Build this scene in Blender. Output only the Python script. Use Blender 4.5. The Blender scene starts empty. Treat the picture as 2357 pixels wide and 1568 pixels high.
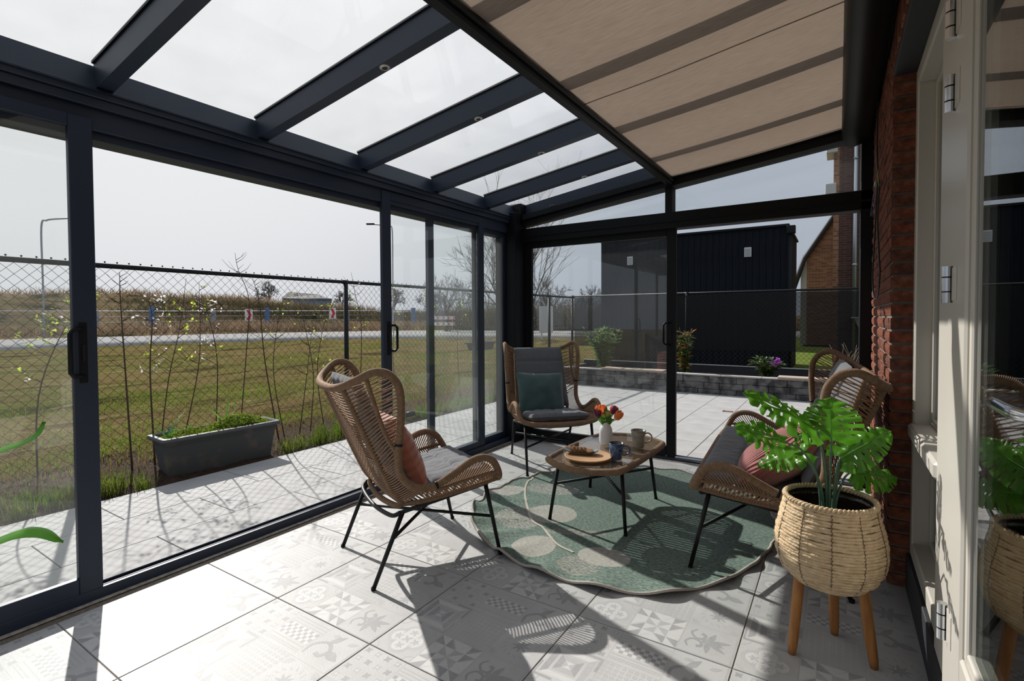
import bpy, bmesh, math, random
import numpy as np
from mathutils import Vector, Matrix, noise
random.seed(7)
S = bpy.context.scene
COL = S.collection
PI = math.pi

# ------------------------------------------------------------------ camera, sky, sun, exposure
cam_d = bpy.data.cameras.new('camera')
cam = bpy.data.objects.new('camera', cam_d)
COL.objects.link(cam)
YAW, PITCH, ROLL = -0.5716, -0.0243, -0.0048
cf = Vector((math.sin(YAW)*math.cos(PITCH), math.cos(YAW)*math.cos(PITCH), math.sin(PITCH)))
cr = Vector((math.cos(YAW), -math.sin(YAW), 0))
cu = cr.cross(cf)
cr, cu = cr*math.cos(ROLL)+cu*math.sin(ROLL), -cr*math.sin(ROLL)+cu*math.cos(ROLL)
m3 = Matrix((cr, cu, -cf)).transposed()
cam.matrix_world = Matrix.Translation((2.106, -1.3174, 1.2559)) @ m3.to_4x4()
cam_d.sensor_width = 36.0
cam_d.lens = 1167.17/2357*36.0
cam_d.shift_y = -25.28/2357
cam_d.clip_start = 0.02
cam_d.clip_end = 500
S.camera = cam

SUN_DIR = Vector((-0.766, 0.279, 0.579)).normalized()
sun_d = bpy.data.lights.new('sun', 'SUN')
sun_d.energy = 5.0
sun_d.angle = math.radians(0.55)
sun_d.color = (1.0, 0.96, 0.90)
sun = bpy.data.objects.new('sun', sun_d)
COL.objects.link(sun)
sun.rotation_euler = (-SUN_DIR).to_track_quat('-Z', 'Y').to_euler()

# hazy spring sky: pale around the sun, blue grey away from it, lighter at the horizon
world = bpy.data.worlds.new('sky')
S.world = world
world.use_nodes = True
wn, wl = world.node_tree.nodes, world.node_tree.links
wn.clear()
def wnode(t, **k):
    n = wn.new(t)
    for a, b in k.items(): setattr(n, a, b)
    return n
tc = wnode('ShaderNodeTexCoord')
nrm = wnode('ShaderNodeVectorMath', operation='NORMALIZE'); wl.new(tc.outputs['Generated'], nrm.inputs[0])
dot = wnode('ShaderNodeVectorMath', operation='DOT_PRODUCT'); wl.new(nrm.outputs[0], dot.inputs[0]); dot.inputs[1].default_value = SUN_DIR
glow = wnode('ShaderNodeMapRange', interpolation_type='SMOOTHERSTEP'); wl.new(dot.outputs['Value'], glow.inputs[0])
glow.inputs[1].default_value = 0.5; glow.inputs[2].default_value = 1.02
sep = wnode('ShaderNodeSeparateXYZ'); wl.new(nrm.outputs[0], sep.inputs[0])
hor = wnode('ShaderNodeMapRange', interpolation_type='SMOOTHSTEP'); wl.new(sep.outputs['Z'], hor.inputs[0])
hor.inputs[1].default_value = 0.0; hor.inputs[2].default_value = 0.75
base = wnode('ShaderNodeMix', data_type='RGBA'); wl.new(hor.outputs[0], base.inputs['Factor'])
base.inputs['A'].default_value = (0.29, 0.32, 0.37, 1); base.inputs['B'].default_value = (0.42, 0.47, 0.55, 1)
cl = wnode('ShaderNodeTexNoise'); cl.inputs['Scale'].default_value = 2.2; cl.inputs['Detail'].default_value = 4
stretch = wnode('ShaderNodeVectorMath', operation='MULTIPLY'); wl.new(nrm.outputs[0], stretch.inputs[0]); stretch.inputs[1].default_value = (1, 1, 3)
wl.new(stretch.outputs[0], cl.inputs['Vector'])
clm = wnode('ShaderNodeMapRange'); wl.new(cl.outputs[0], clm.inputs[0]); clm.inputs[1].default_value = 0.35; clm.inputs[2].default_value = 0.75
clm.inputs[3].default_value = 0.95; clm.inputs[4].default_value = 1.08
mul = wnode('ShaderNodeVectorMath', operation='SCALE'); wl.new(base.outputs['Result'], mul.inputs[0]); wl.new(clm.outputs[0], mul.inputs['Scale'])
mixg = wnode('ShaderNodeMix', data_type='RGBA'); wl.new(glow.outputs[0], mixg.inputs['Factor']); wl.new(mul.outputs[0], mixg.inputs['A'])
mixg.inputs['B'].default_value = (0.63, 0.635, 0.645, 1)
bg = wnode('ShaderNodeBackground'); wl.new(mixg.outputs['Result'], bg.inputs['Color']); bg.inputs['Strength'].default_value = 1.0
wo = wnode('ShaderNodeOutputWorld'); wl.new(bg.outputs[0], wo.inputs['Surface'])

S.view_settings.view_transform = 'Standard'
S.view_settings.look = 'None'
S.view_settings.exposure = 0.42
S.view_settings.gamma = 1.0
S.view_settings.use_curve_mapping = False
S.cycles.max_bounces = 10
S.cycles.transparent_max_bounces = 24
S.cycles.sample_clamp_indirect = 6.0
S.cycles.use_denoising = True

# ------------------------------------------------------------------ materials
MATS = {}
def mat(name, col=(.5, .5, .5), rough=.6, metal=0.0, spec=.5, noise=None, bump=None, coat=0.0, trans=0.0, sheen=0.0):
    """noise: (scale, colour2, contrast_lo, contrast_hi[, stretch xyz]); bump: (kind, scale, strength[, dir])"""
    m = bpy.data.materials.new(name); m.use_nodes = True
    nt = m.node_tree; N, L = nt.nodes, nt.links
    b = N['Principled BSDF']
    b.inputs['Base Color'].default_value = (*col, 1)
    b.inputs['Roughness'].default_value = rough
    b.inputs['Metallic'].default_value = metal
    b.inputs['Specular IOR Level'].default_value = spec
    b.inputs['Coat Weight'].default_value = coat
    b.inputs['Sheen Weight'].default_value = sheen
    co = N.new('ShaderNodeTexCoord')
    src = co.outputs['Object']
    colout = None
    if noise:
        sc, c2, lo, hi = noise[:4]
        mp = N.new('ShaderNodeMapping'); L.new(src, mp.inputs[0])
        if len(noise) > 4: mp.inputs['Scale'].default_value = noise[4]
        t = N.new('ShaderNodeTexNoise'); t.inputs['Scale'].default_value = sc; t.inputs['Detail'].default_value = 5
        L.new(mp.outputs[0], t.inputs['Vector'])
        r = N.new('ShaderNodeMapRange'); L.new(t.outputs[0], r.inputs[0]); r.inputs[1].default_value = lo; r.inputs[2].default_value = hi
        mx = N.new('ShaderNodeMix'); mx.data_type = 'RGBA'; L.new(r.outputs[0], mx.inputs['Factor'])
        mx.inputs['A'].default_value = (*col, 1); mx.inputs['B'].default_value = (*c2, 1)
        L.new(mx.outputs['Result'], b.inputs['Base Color']); colout = mx.outputs['Result']
    if bump:
        kind, sc, st = bump[:3]
        bp = N.new('ShaderNodeBump'); bp.inputs['Strength'].default_value = st; bp.inputs['Distance'].default_value = 0.01
        if kind == 'noise':
            t = N.new('ShaderNodeTexNoise'); t.inputs['Scale'].default_value = sc; t.inputs['Detail'].default_value = 4
            L.new(src, t.inputs['Vector']); L.new(t.outputs[0], bp.inputs['Height'])
        else:
            t = N.new('ShaderNodeTexWave'); t.inputs['Scale'].default_value = sc
            t.bands_direction = bump[3] if len(bump) > 3 else 'X'
            if kind == 'wave_uv': L.new(co.outputs['UV'], t.inputs['Vector'])
            else: L.new(src, t.inputs['Vector'])
            if len(bump) > 4: t.inputs['Distortion'].default_value = bump[4]
            L.new(t.outputs['Fac'], bp.inputs['Height'])
        L.new(bp.outputs[0], b.inputs['Normal'])
    if trans > 0:
        tr = N.new('ShaderNodeBsdfTranslucent'); tr.inputs[0].default_value = (*[min(1, c*1.6) for c in col], 1)
        if colout: L.new(colout, tr.inputs[0])
        ms = N.new('ShaderNodeMixShader'); ms.inputs[0].default_value = trans
        L.new(b.outputs[0], ms.inputs[1]); L.new(tr.outputs[0], ms.inputs[2])
        L.new(ms.outputs[0], N['Material Output'].inputs[0])
    MATS[name] = m
    return m

def glass_mat(name, tint=(.93, .96, .95), f0=.045, haze=0.0, haze_col=(.8, .8, .8), haze_scale=3.0, gloss_rough=0.0):
    """thin clear pane: straight-through transmission, Schlick reflection, optional dust film"""
    m = bpy.data.materials.new(name); m.use_nodes = True
    nt = m.node_tree; N, L = nt.nodes, nt.links
    N.remove(N['Principled BSDF'])
    ge = N.new('ShaderNodeNewGeometry')
    d = N.new('ShaderNodeVectorMath'); d.operation = 'DOT_PRODUCT'; L.new(ge.outputs['Normal'], d.inputs[0]); L.new(ge.outputs['Incoming'], d.inputs[1])
    a = N.new('ShaderNodeMath'); a.operation = 'ABSOLUTE'; L.new(d.outputs['Value'], a.inputs[0])
    o = N.new('ShaderNodeMath'); o.operation = 'SUBTRACT'; o.inputs[0].default_value = 1; L.new(a.outputs[0], o.inputs[1])
    p = N.new('ShaderNodeMath'); p.operation = 'POWER'; L.new(o.outputs[0], p.inputs[0]); p.inputs[1].default_value = 5
    q = N.new('ShaderNodeMath'); q.operation = 'MULTIPLY_ADD'; L.new(p.outputs[0], q.inputs[0]); q.inputs[1].default_value = 1-f0; q.inputs[2].default_value = f0
    t = N.new('ShaderNodeBsdfTransparent'); t.inputs[0].default_value = (*tint, 1)
    g = N.new('ShaderNodeBsdfGlossy'); g.inputs['Roughness'].default_value = gloss_rough
    ms = N.new('ShaderNodeMixShader'); L.new(q.outputs[0], ms.inputs[0]); L.new(t.outputs[0], ms.inputs[1]); L.new(g.outputs[0], ms.inputs[2])
    out = ms.outputs[0]
    if haze > 0:
        co = N.new('ShaderNodeTexCoord')
        no = N.new('ShaderNodeTexNoise'); no.inputs['Scale'].default_value = haze_scale; no.inputs['Detail'].default_value = 6; L.new(co.outputs['Object'], no.inputs['Vector'])
        r = N.new('ShaderNodeMapRange'); L.new(no.outputs[0], r.inputs[0]); r.inputs[1].default_value = .3; r.inputs[2].default_value = .75
        r.inputs[3].default_value = haze*.5; r.inputs[4].default_value = haze
        tl = N.new('ShaderNodeBsdfTranslucent'); tl.inputs[0].default_value = (*haze_col, 1)
        m2 = N.new('ShaderNodeMixShader'); L.new(r.outputs[0], m2.inputs[0]); L.new(out, m2.inputs[1]); L.new(tl.outputs[0], m2.inputs[2])
        out = m2.outputs[0]
    L.new(out, N['Material Output'].inputs[0])
    MATS[name] = m
    return m

mat('anthracite', (0.01562, 0.0247, 0.0462), .45, 0, .4, bump=('noise', 400, .04))  # blue of the hazy veil and sky highlights put into the base colour
mat('anthracite_dark', (.0045, .0055, .0075), .5, 0, .22)
mat('black_metal', (.006, .0065, .007), .48, 0, .3)
mat('aluminium', (.62, .63, .65), .3, 1.0)
mat('chrome', (.62, .64, .66), .18, 1.0)
mat('grout', (.20, .165, .13), .95, noise=(60, (.12, .10, .08), .4, .7))
mat('sealant', (.42, .375, .32), .8, noise=(40, (.22, .19, .16), .4, .7))
mat('tile_base', (0.42, 0.4158, 0.4116), .55, 0, .32, noise=(5, (0.3612, 0.357, 0.3528), .35, .7), bump=('noise', 140, .08))
mat('tile_dark', (0.2688, 0.2688, 0.273), .55, 0, .32, noise=(40, (0.3108, 0.3108, 0.3108), .4, .75))
mat('tile_mid', (0.3402, 0.3402, 0.3444), .55, 0, .32, noise=(40, (0.3696, 0.3696, 0.3696), .4, .75))
mat('tile_light', (0.4704, 0.4662, 0.4578), .55, 0, .32, noise=(30, (0.4452, 0.441, 0.4368), .4, .75))
mat('paving', (0.3528, 0.3486, 0.3444), .75, 0, .3, noise=(4, (0.2856, 0.2814, 0.2772), .35, .7), bump=('noise', 160, .06))
mat('paving_joint', (.09, .08, .07), .95)
mat('frame_white', (0.5076, 0.4806, 0.4266), .38, 0, .5)
mat('plinth', (.02, .023, .028), .6)
mat('brick_a', (.20, .066, .038), .9, 0, .15, noise=(30, (.08, .03, .022), .4, .7), bump=('noise', 60, .7))
mat('brick_b', (.14, .048, .03), .9, 0, .15, noise=(30, (.25, .105, .065), .4, .7), bump=('noise', 60, .7))
mat('brick_c', (.085, .037, .028), .9, 0, .15, noise=(30, (.18, .07, .042), .4, .7), bump=('noise', 60, .7))
mat('mortar', (.20, .18, .16), .95, 0, .1, bump=('noise', 120, .4))
mat('blind_fabric', (0.2368, 0.1856, 0.1446), .85, 0, .1, noise=(14, (0.1856, 0.1446, 0.1126), .35, .7, (1.0, 14.0, 1)), bump=('noise', 220, .1), trans=.55)
mat('blind_seam', (.20, .16, .13), .9, trans=.3)
mat('rope', (.37, .225, .135), .75, 0, .3, noise=(120, (.25, .14, .08), .35, .75), bump=('noise', 500, .35))
mat('rope_wrap', (.40, .25, .15), .72, 0, .3, noise=(60, (.27, .155, .09), .35, .75), bump=('wave_uv', 1.0, .8, 'Y'))
mat('cushion_grey', (.135, .14, .152), .9, 0, .15, noise=(180, (.085, .088, .096), .35, .75), bump=('noise', 14, .5), sheen=.2)
mat('velvet_terracotta', (.40, .125, .075), .7, 0, .3, noise=(8, (.33, .10, .06), .35, .7), bump=('wave', 7, .9, 'Y', 2.5), sheen=.6)
mat('velvet_green', (.042, .085, .085), .75, 0, .3, noise=(7, (.03, .062, .064), .35, .7), bump=('noise', 9, .5), sheen=.5)
mat('corduroy_pink', (.33, .115, .105), .85, 0, .2, noise=(20, (.27, .09, .085), .35, .7), bump=('wave', 44, .5, 'X'), sheen=.5)
mat('piping', (.05, .06, .06), .8)
mat('rug_green', (.085, .145, .125), .95, 0, .1, noise=(220, (.19, .235, .21), .42, .66, (1, .35, 1)), bump=('wave', 60, .5, 'X', 1.0))
mat('rug_pale', (.40, .385, .345), .95, 0, .1, noise=(260, (.30, .30, .265), .4, .7), bump=('wave', 60, .5, 'X', 1.0))
mat('rug_mix', (.30, .30, .265), .95, 0, .1, noise=(220, (.14, .19, .165), .45, .6), bump=('wave', 60, .5, 'X', 1.0))
mat('rug_border', (.42, .37, .32), .9, bump=('noise', 300, .4))
mat('oak', (.46, .27, .14), .55, 0, .4, noise=(9, (.36, .19, .09), .35, .7, (1, 7, 1)))
mat('teak', (.38, .165, .045), .5, 0, .4, noise=(9, (.24, .09, .025), .4, .75, (6, 6, .7)), bump=('noise', 40, .25))
mat('plank_wood', (.40, .33, .26), .8, noise=(8, (.30, .24, .18), .35, .7, (1, 8, 1)))
mat('seagrass', (.60, .465, .30), .8, 0, .25, noise=(40, (.47, .33, .185), .35, .75), bump=('noise', 90, .6))
mat('seagrass_seam', (.13, .08, .04), .9)
mat('basket_liner', (.02, .012, .01), .22, 0, .5, bump=('noise', 18, 1.0))
mat('ceramic_white', (.70, .69, .68), .35, 0, .5)
mat('ceramic_blue', (.022, .05, .12), .2, 0, .6, noise=(26, (.04, .09, .19), .4, .7), coat=.5)
mat('ceramic_blue_rim', (.10, .075, .06), .3)
mat('ceramic_sand', (.30, .27, .20), .35, 0, .5, noise=(30, (.22, .195, .14), .4, .7), coat=.3)
mat('ceramic_dish', (.20, .24, .23), .2, 0, .6, noise=(30, (.13, .16, .155), .4, .7), coat=.5)
mat('coffee', (.02, .01, .006), .1)
mat('cookie', (.32, .145, .055), .85, noise=(60, (.20, .085, .03), .4, .7), bump=('noise', 120, .8))
mat('tulip_orange', (.86, .20, .045), .5, 0, .3, noise=(20, (.80, .30, .12), .4, .7, (1, 1, .3)), trans=.3)
mat('tulip_red', (.70, .075, .035), .5, trans=.3)
mat('tulip_purple', (.085, .008, .045), .5, trans=.15)
mat('tulip_bud', (.42, .40, .12), .5, trans=.2)
mat('tulip_leaf', (.115, .26, .04), .45, 0, .4, noise=(20, (.08, .19, .03), .4, .7, (1, 1, .3)), trans=.35)
mat('leaf_monstera', (0.0968, 0.2915, 0.0154), .30, 0, .5, noise=(9, (0.0605, 0.2035, 0.011), .35, .7), trans=.45)
mat('leaf_midrib', (.10, .30, .05), .4, trans=.2)
mat('petiole', (.06, .125, .075), .4, 0, .5, noise=(20, (.04, .09, .06), .4, .7))
mat('leaf_strap', (.10, .30, .03), .35, 0, .5, trans=.4)
mat('soil', (.055, .038, .028), .98, 0, .05, noise=(30, (.03, .02, .015), .35, .7), bump=('noise', 40, 1.0))
mat('moss', (.30, .38, .035), .85, noise=(30, (.13, .20, .02), .35, .7), trans=.3)
mat('grass_blade', (.12, .215, .022), .8, 0, .1, noise=(2, (.20, .21, .05), .4, .65), trans=.4)
mat('grass_dry', (.26, .185, .085), .9, 0, .1, noise=(2, (.17, .12, .055), .4, .65), trans=.3)


mat('road', (0.306, 0.3017, 0.2975), .95, 0, 0, noise=(.6, (0.2635, 0.2592, 0.255), .4, .7))
mat('trough_grey', (.080, .083, .085), .7, 0, .2, noise=(6, (.17, .14, .11), .56, .80), bump=('noise', 60, .2))
mat('trough_rim', (.095, .10, .105), .6, 0, .3)
mat('bark', (.075, .05, .032), .9)
mat('bark_grey', (.075, .065, .058), .9)
mat('spring_leaf', (.42, .54, .06), .6, trans=.45)
mat('blossom', (.85, .76, .72), .6, trans=.45)
mat('hyacinth', (.12, .14, .42), .6)
mat('fence_metal', (.010, .012, .015), .55, 0, .25)
mat('wire', (.014, .0145, .016), .30, 0, .9)
mat('stone', (.17, .165, .16), .95, 0, .15, noise=(7, (.06, .058, .06), .42, .60), bump=('noise', 30, 1.0))
mat('stone_cap', (.36, .35, .34), .9, noise=(12, (.28, .275, .27), .4, .7))
mat('shed_board', (.008, .0098, .014), .85, 0, .10, noise=(3, (.014, .017, .024), .4, .7, (6, 6, .4)), bump=('noise', 40, .2))
mat('shed_trim', (.009, .010, .012), .6, 0, .2)
mat('vent_white', (.62, .62, .64), .5)
mat('roof_tile', (.03, .03, .033), .7)
mat('zinc', (.42, .45, .48), .4, .8)
mat('house_trim', (.50, .50, .48), .6)
mat('sign_white', (.72, .72, .72), .5)
mat('sign_red', (.55, .03, .03), .5)
mat('galv', (.30, .33, .36), .5, .3)
mat('blue_post', (.10, .19, .36), .6)
mat('shed_blue', (.22, .26, .32), .7)
mat('shrub_green', (.06, .115, .028), .5, 0, .4, noise=(4, (.10, .16, .05), .4, .65), trans=.25)
mat('shrub_orange', (.36, .16, .035), .45, 0, .4, trans=.3)
mat('shrub_oleander', (.10, .17, .065), .5, 0, .4, trans=.3)
mat('flower_purple', (.36, .09, .44), .6, trans=.3)
mat('dry_stem', (.20, .15, .11), .9)
mat('reed', (.27, .19, .125), .95, 0, 0, noise=(.3, (.16, .12, .08), .4, .6), trans=.4)
mat('bush_dark', (.075, .065, .038), .95, 0, 0, noise=(.3, (.12, .10, .055), .4, .6), trans=.3)
mat('cable_black', (.01, .01, .011), .45)
mat('wire_blue', (.03, .07, .22), .45)
mat('wire_yellow', (.30, .32, .03), .45)
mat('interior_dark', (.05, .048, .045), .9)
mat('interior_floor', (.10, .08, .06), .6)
mat('lamp_lens', (.45, .45, .43), .3)
mat('lamp_ring', (.55, .55, .55), .35, .6)
mat('drain_red', (.20, .06, .045), .8)
glass_mat('glass_door', (.972, .984, .980), .045, haze=.018, haze_col=(.75, .78, .78), haze_scale=2.0)
glass_mat('glass_roof', (.975, .98, .985), .03, haze=.07, haze_col=(.95, .95, .95), haze_scale=4.0)
glass_mat('glass_house', (.84, .87, .86), .10)
glass_mat('glass_table', (.965, .982, .976), .06)

def ground_mat(name, cols, scales, stretch=(1, 1, 1), bump=.6):
    """several soil and grass tones in patches of different size"""
    m = mat(name, cols[0], .98, 0, 0.0); N, L = m.node_tree.nodes, m.node_tree.links; b = N['Principled BSDF']
    co = N.new('ShaderNodeTexCoord'); mp = N.new('ShaderNodeMapping'); L.new(co.outputs['Object'], mp.inputs[0]); mp.inputs['Scale'].default_value = stretch
    cur = None
    for c, (sc, lo, hi) in zip(cols[1:], scales):
        t = N.new('ShaderNodeTexNoise'); t.inputs['Scale'].default_value = sc; t.inputs['Detail'].default_value = 8; t.inputs['Roughness'].default_value = .65; L.new(mp.outputs[0], t.inputs['Vector'])
        r = N.new('ShaderNodeMapRange'); L.new(t.outputs[0], r.inputs[0]); r.inputs[1].default_value = lo; r.inputs[2].default_value = hi
        x = N.new('ShaderNodeMix'); x.data_type = 'RGBA'; L.new(r.outputs[0], x.inputs['Factor']); x.inputs['B'].default_value = (*c, 1)
        if cur is None: x.inputs['A'].default_value = (*cols[0], 1)
        else: L.new(cur, x.inputs['A'])
        cur = x.outputs['Result']
    L.new(cur, b.inputs['Base Color'])
    t = N.new('ShaderNodeTexNoise'); t.inputs['Scale'].default_value = scales[-1][0]*3; t.inputs['Detail'].default_value = 6; L.new(co.outputs['Object'], t.inputs['Vector'])
    bp = N.new('ShaderNodeBump'); bp.inputs['Strength'].default_value = bump; bp.inputs['Distance'].default_value = .08; L.new(t.outputs[0], bp.inputs['Height']); L.new(bp.outputs[0], b.inputs['Normal'])
ground_mat('field', [(.135, .10, .046), (.08, .094, .02), (.042, .034, .016), (.18, .145, .072), (.105, .13, .024)], [(.30, .47, .62), (.8, .52, .64), (2.4, .52, .66), (5.0, .56, .70)], (1, .35, 1), 1.0)
ground_mat('bank', [(.17, .125, .075), (.035, .034, .018), (.115, .10, .05), (.20, .15, .10)], [(.13, .47, .56), (.4, .5, .65), (1.4, .55, .7)], (1, 1, 1.6), 1.0)

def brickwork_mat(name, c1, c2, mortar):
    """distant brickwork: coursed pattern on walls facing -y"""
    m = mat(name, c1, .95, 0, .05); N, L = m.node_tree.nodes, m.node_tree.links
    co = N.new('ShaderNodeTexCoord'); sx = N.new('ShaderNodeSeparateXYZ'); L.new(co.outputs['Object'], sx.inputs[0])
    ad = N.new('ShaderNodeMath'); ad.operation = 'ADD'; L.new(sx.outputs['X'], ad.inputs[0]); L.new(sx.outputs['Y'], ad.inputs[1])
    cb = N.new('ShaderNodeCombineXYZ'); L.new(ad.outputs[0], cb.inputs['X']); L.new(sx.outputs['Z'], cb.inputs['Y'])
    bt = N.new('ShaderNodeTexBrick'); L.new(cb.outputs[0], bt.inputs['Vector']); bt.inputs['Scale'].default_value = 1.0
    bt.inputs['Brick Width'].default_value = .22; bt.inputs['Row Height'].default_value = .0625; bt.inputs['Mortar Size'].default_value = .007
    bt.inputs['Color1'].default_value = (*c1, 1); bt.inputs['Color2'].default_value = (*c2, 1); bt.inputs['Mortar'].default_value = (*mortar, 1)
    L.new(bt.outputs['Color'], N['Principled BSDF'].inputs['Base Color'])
brickwork_mat('house_brick_lit', (.36, .17, .09), (.17, .075, .05), (.30, .22, .16))  # brick with sunlight put into its colour
brickwork_mat('house_brick_shaded', (.13, .058, .045), (.08, .042, .036), (.13, .115, .10))  # brick with shade put into its colour, for the unlit front

# black see-through privacy mesh
m = bpy.data.materials.new('privacy_mesh'); m.use_nodes = True
_N, _L = m.node_tree.nodes, m.node_tree.links
_t = _N.new('ShaderNodeBsdfTransparent'); _ms = _N.new('ShaderNodeMixShader'); _ms.inputs[0].default_value = .82
_N['Principled BSDF'].inputs['Base Color'].default_value = (.004, .004, .0045, 1); _N['Principled BSDF'].inputs['Roughness'].default_value = .9
_L.new(_t.outputs[0], _ms.inputs[1]); _L.new(_N['Principled BSDF'].outputs[0], _ms.inputs[2]); _L.new(_ms.outputs[0], _N['Material Output'].inputs[0])
MATS['privacy_mesh'] = m

# ------------------------------------------------------------------ mesh builder
def V(*a): return np.array(a, float)
def unit(v):
    n = np.linalg.norm(v); return v/n if n > 1e-12 else v
class MB:
    def __init__(s): s.v, s.f, s.mi, s.uv, s.sm = [], [], [], [], []
    def add(s, verts, faces, mi=0, uv=None, smooth=False):
        o = len(s.v); s.v += [tuple(map(float, p)) for p in verts]
        for k, f in enumerate(faces):
            s.f.append(tuple(i+o for i in f)); s.mi.append(mi[k] if isinstance(mi, (list, tuple)) else mi); s.sm.append(smooth)
            s.uv.append([uv[i] for i in f] if uv is not None else None)
        return s
    def box(s, a, b, mi=0):
        (x0, y0, z0), (x1, y1, z1) = a, b
        return s.add([(x0,y0,z0),(x1,y0,z0),(x1,y1,z0),(x0,y1,z0),(x0,y0,z1),(x1,y0,z1),(x1,y1,z1),(x0,y1,z1)],
                     [(3,2,1,0),(4,5,6,7),(0,1,5,4),(1,2,6,5),(2,3,7,6),(3,0,4,7)], mi)
    def bbox(s, a, b, r=.004, mi=0):
        """box with chamfered edges"""
        a, b = V(*a), V(*b); r = min(r, *(np.abs(b-a)*.45)); vs = []; idx = {}
        for sx in (0,1):
            for sy in (0,1):
                for sz in (0,1):
                    c = V(b[0] if sx else a[0], b[1] if sy else a[1], b[2] if sz else a[2])
                    for ax in range(3):
                        p = c.copy()
                        for k, sg in enumerate((sx, sy, sz)):
                            if k != ax: p[k] += -r if sg else r
                        idx[sx,sy,sz,ax] = len(vs); vs.append(p)
        fs = []
        cyc = [(0,0),(1,0),(1,1),(0,1)]
        for ax in range(3):
            u, w = (ax+1)%3, (ax+2)%3
            for sg in (0,1):
                q = []
                for cu_, cw_ in cyc:
                    k = [0,0,0]; k[ax] = sg; k[u] = cu_; k[w] = cw_; q.append(idx[k[0],k[1],k[2],ax])
                fs.append(tuple(q) if sg else tuple(reversed(q)))
        for ax in range(3):
            u, w = (ax+1)%3, (ax+2)%3
            for su in (0,1):
                for sw in (0,1):
                    k0 = [0,0,0]; k0[u] = su; k0[w] = sw; k1 = list(k0); k1[ax] = 1
                    fs.append((idx[(*k0, u)], idx[(*k1, u)], idx[(*k1, w)], idx[(*k0, w)]))
        for sx in (0,1):
            for sy in (0,1):
                for sz in (0,1): fs.append(tuple(idx[sx,sy,sz,a_] for a_ in range(3)))
        return s.add(vs, fs, mi)
    def tube(s, pts, r, n=8, cap=True, mi=0, closed=False, smooth=True, vscale=1.0, flat=None):
        pts = [V(*p) for p in pts]; m = len(pts)
        rs = r if hasattr(r, '__len__') else [r]*m
        T = [unit((pts[(i+1) % m] if closed or i < m-1 else pts[i]) - (pts[i-1] if closed or i > 0 else pts[i])) for i in range(m)]
        up = V(0,0,1) if abs(T[0][2]) < .9 else V(1,0,0)
        nv = unit(np.cross(T[0], up)); vs, uv, L = [], [], 0
        for i in range(m):
            if i: L += np.linalg.norm(pts[i]-pts[i-1])
            nv = unit(nv - T[i]*np.dot(nv, T[i])); bv = np.cross(T[i], nv)
            for k in range(n):
                a = 2*PI*k/n
                vs.append(pts[i] + (nv*math.cos(a) + bv*math.sin(a)*(flat or 1))*rs[i]); uv.append((k/n, L*vscale))
        fs = []
        for i in range(m if closed else m-1):
            j = (i+1) % m
            for k in range(n): fs.append((i*n+k, i*n+(k+1)%n, j*n+(k+1)%n, j*n+k))
        if cap and not closed: fs += [tuple(reversed(range(n))), tuple(range((m-1)*n, m*n))]
        return s.add(vs, fs, mi, uv, smooth)
    def lathe(s, prof, n=24, c=(0,0), mi=0, smooth=True, capb=False, capt=False, rip=0, ripn=0):
        vs = []; fs = []; m = len(prof)
        for r, z in prof:
            for k in range(n):
                a = 2*PI*k/n; rr = r*(1 + (rip*math.cos(ripn*a) if rip else 0))
                vs.append((c[0]+rr*math.cos(a), c[1]+rr*math.sin(a), z))
        for i in range(m-1):
            for k in range(n): fs.append((i*n+k, i*n+(k+1)%n, (i+1)*n+(k+1)%n, (i+1)*n+k))
        if capb: fs.append(tuple(reversed(range(n))))
        if capt: fs.append(tuple(range((m-1)*n, m*n)))
        return s.add(vs, fs, mi, None, smooth)
    def grid(s, fn, nu, nv, mi=0, smooth=True, keep=None, uv=True):
        vs = [fn(i/nu, j/nv) for i in range(nu+1) for j in range(nv+1)]
        uvs = [(i/nu, j/nv) for i in range(nu+1) for j in range(nv+1)]
        fs = [(i*(nv+1)+j, (i+1)*(nv+1)+j, (i+1)*(nv+1)+j+1, i*(nv+1)+j+1) for i in range(nu) for j in range(nv)
              if keep is None or keep((i+.5)/nu, (j+.5)/nv)]
        return s.add(vs, fs, mi, uvs if uv else None, smooth)
    def prism(s, poly, z0, z1, mi=0):
        n = len(poly); vs = [(x, y, z0) for x, y in poly] + [(x, y, z1) for x, y in poly]
        return s.add(vs, [tuple(reversed(range(n))), tuple(range(n, 2*n))] + [(k, (k+1)%n, n+(k+1)%n, n+k) for k in range(n)], mi)
    def mesh(s, name, mats):
        me = bpy.data.meshes.new(name)
        me.from_pydata(s.v, [], s.f)
        for m_ in mats: me.materials.append(MATS[m_])
        me.polygons.foreach_set('material_index', s.mi)
        me.polygons.foreach_set('use_smooth', s.sm)
        if any(u is not None for u in s.uv):
            l = me.uv_layers.new(name='UVMap'); flat = []
            for f, u in zip(s.f, s.uv):
                for k in range(len(f)): flat += list(u[k]) if u is not None else [0, 0]
            l.data.foreach_set('uv', flat)
        me.update(); return me

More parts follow.
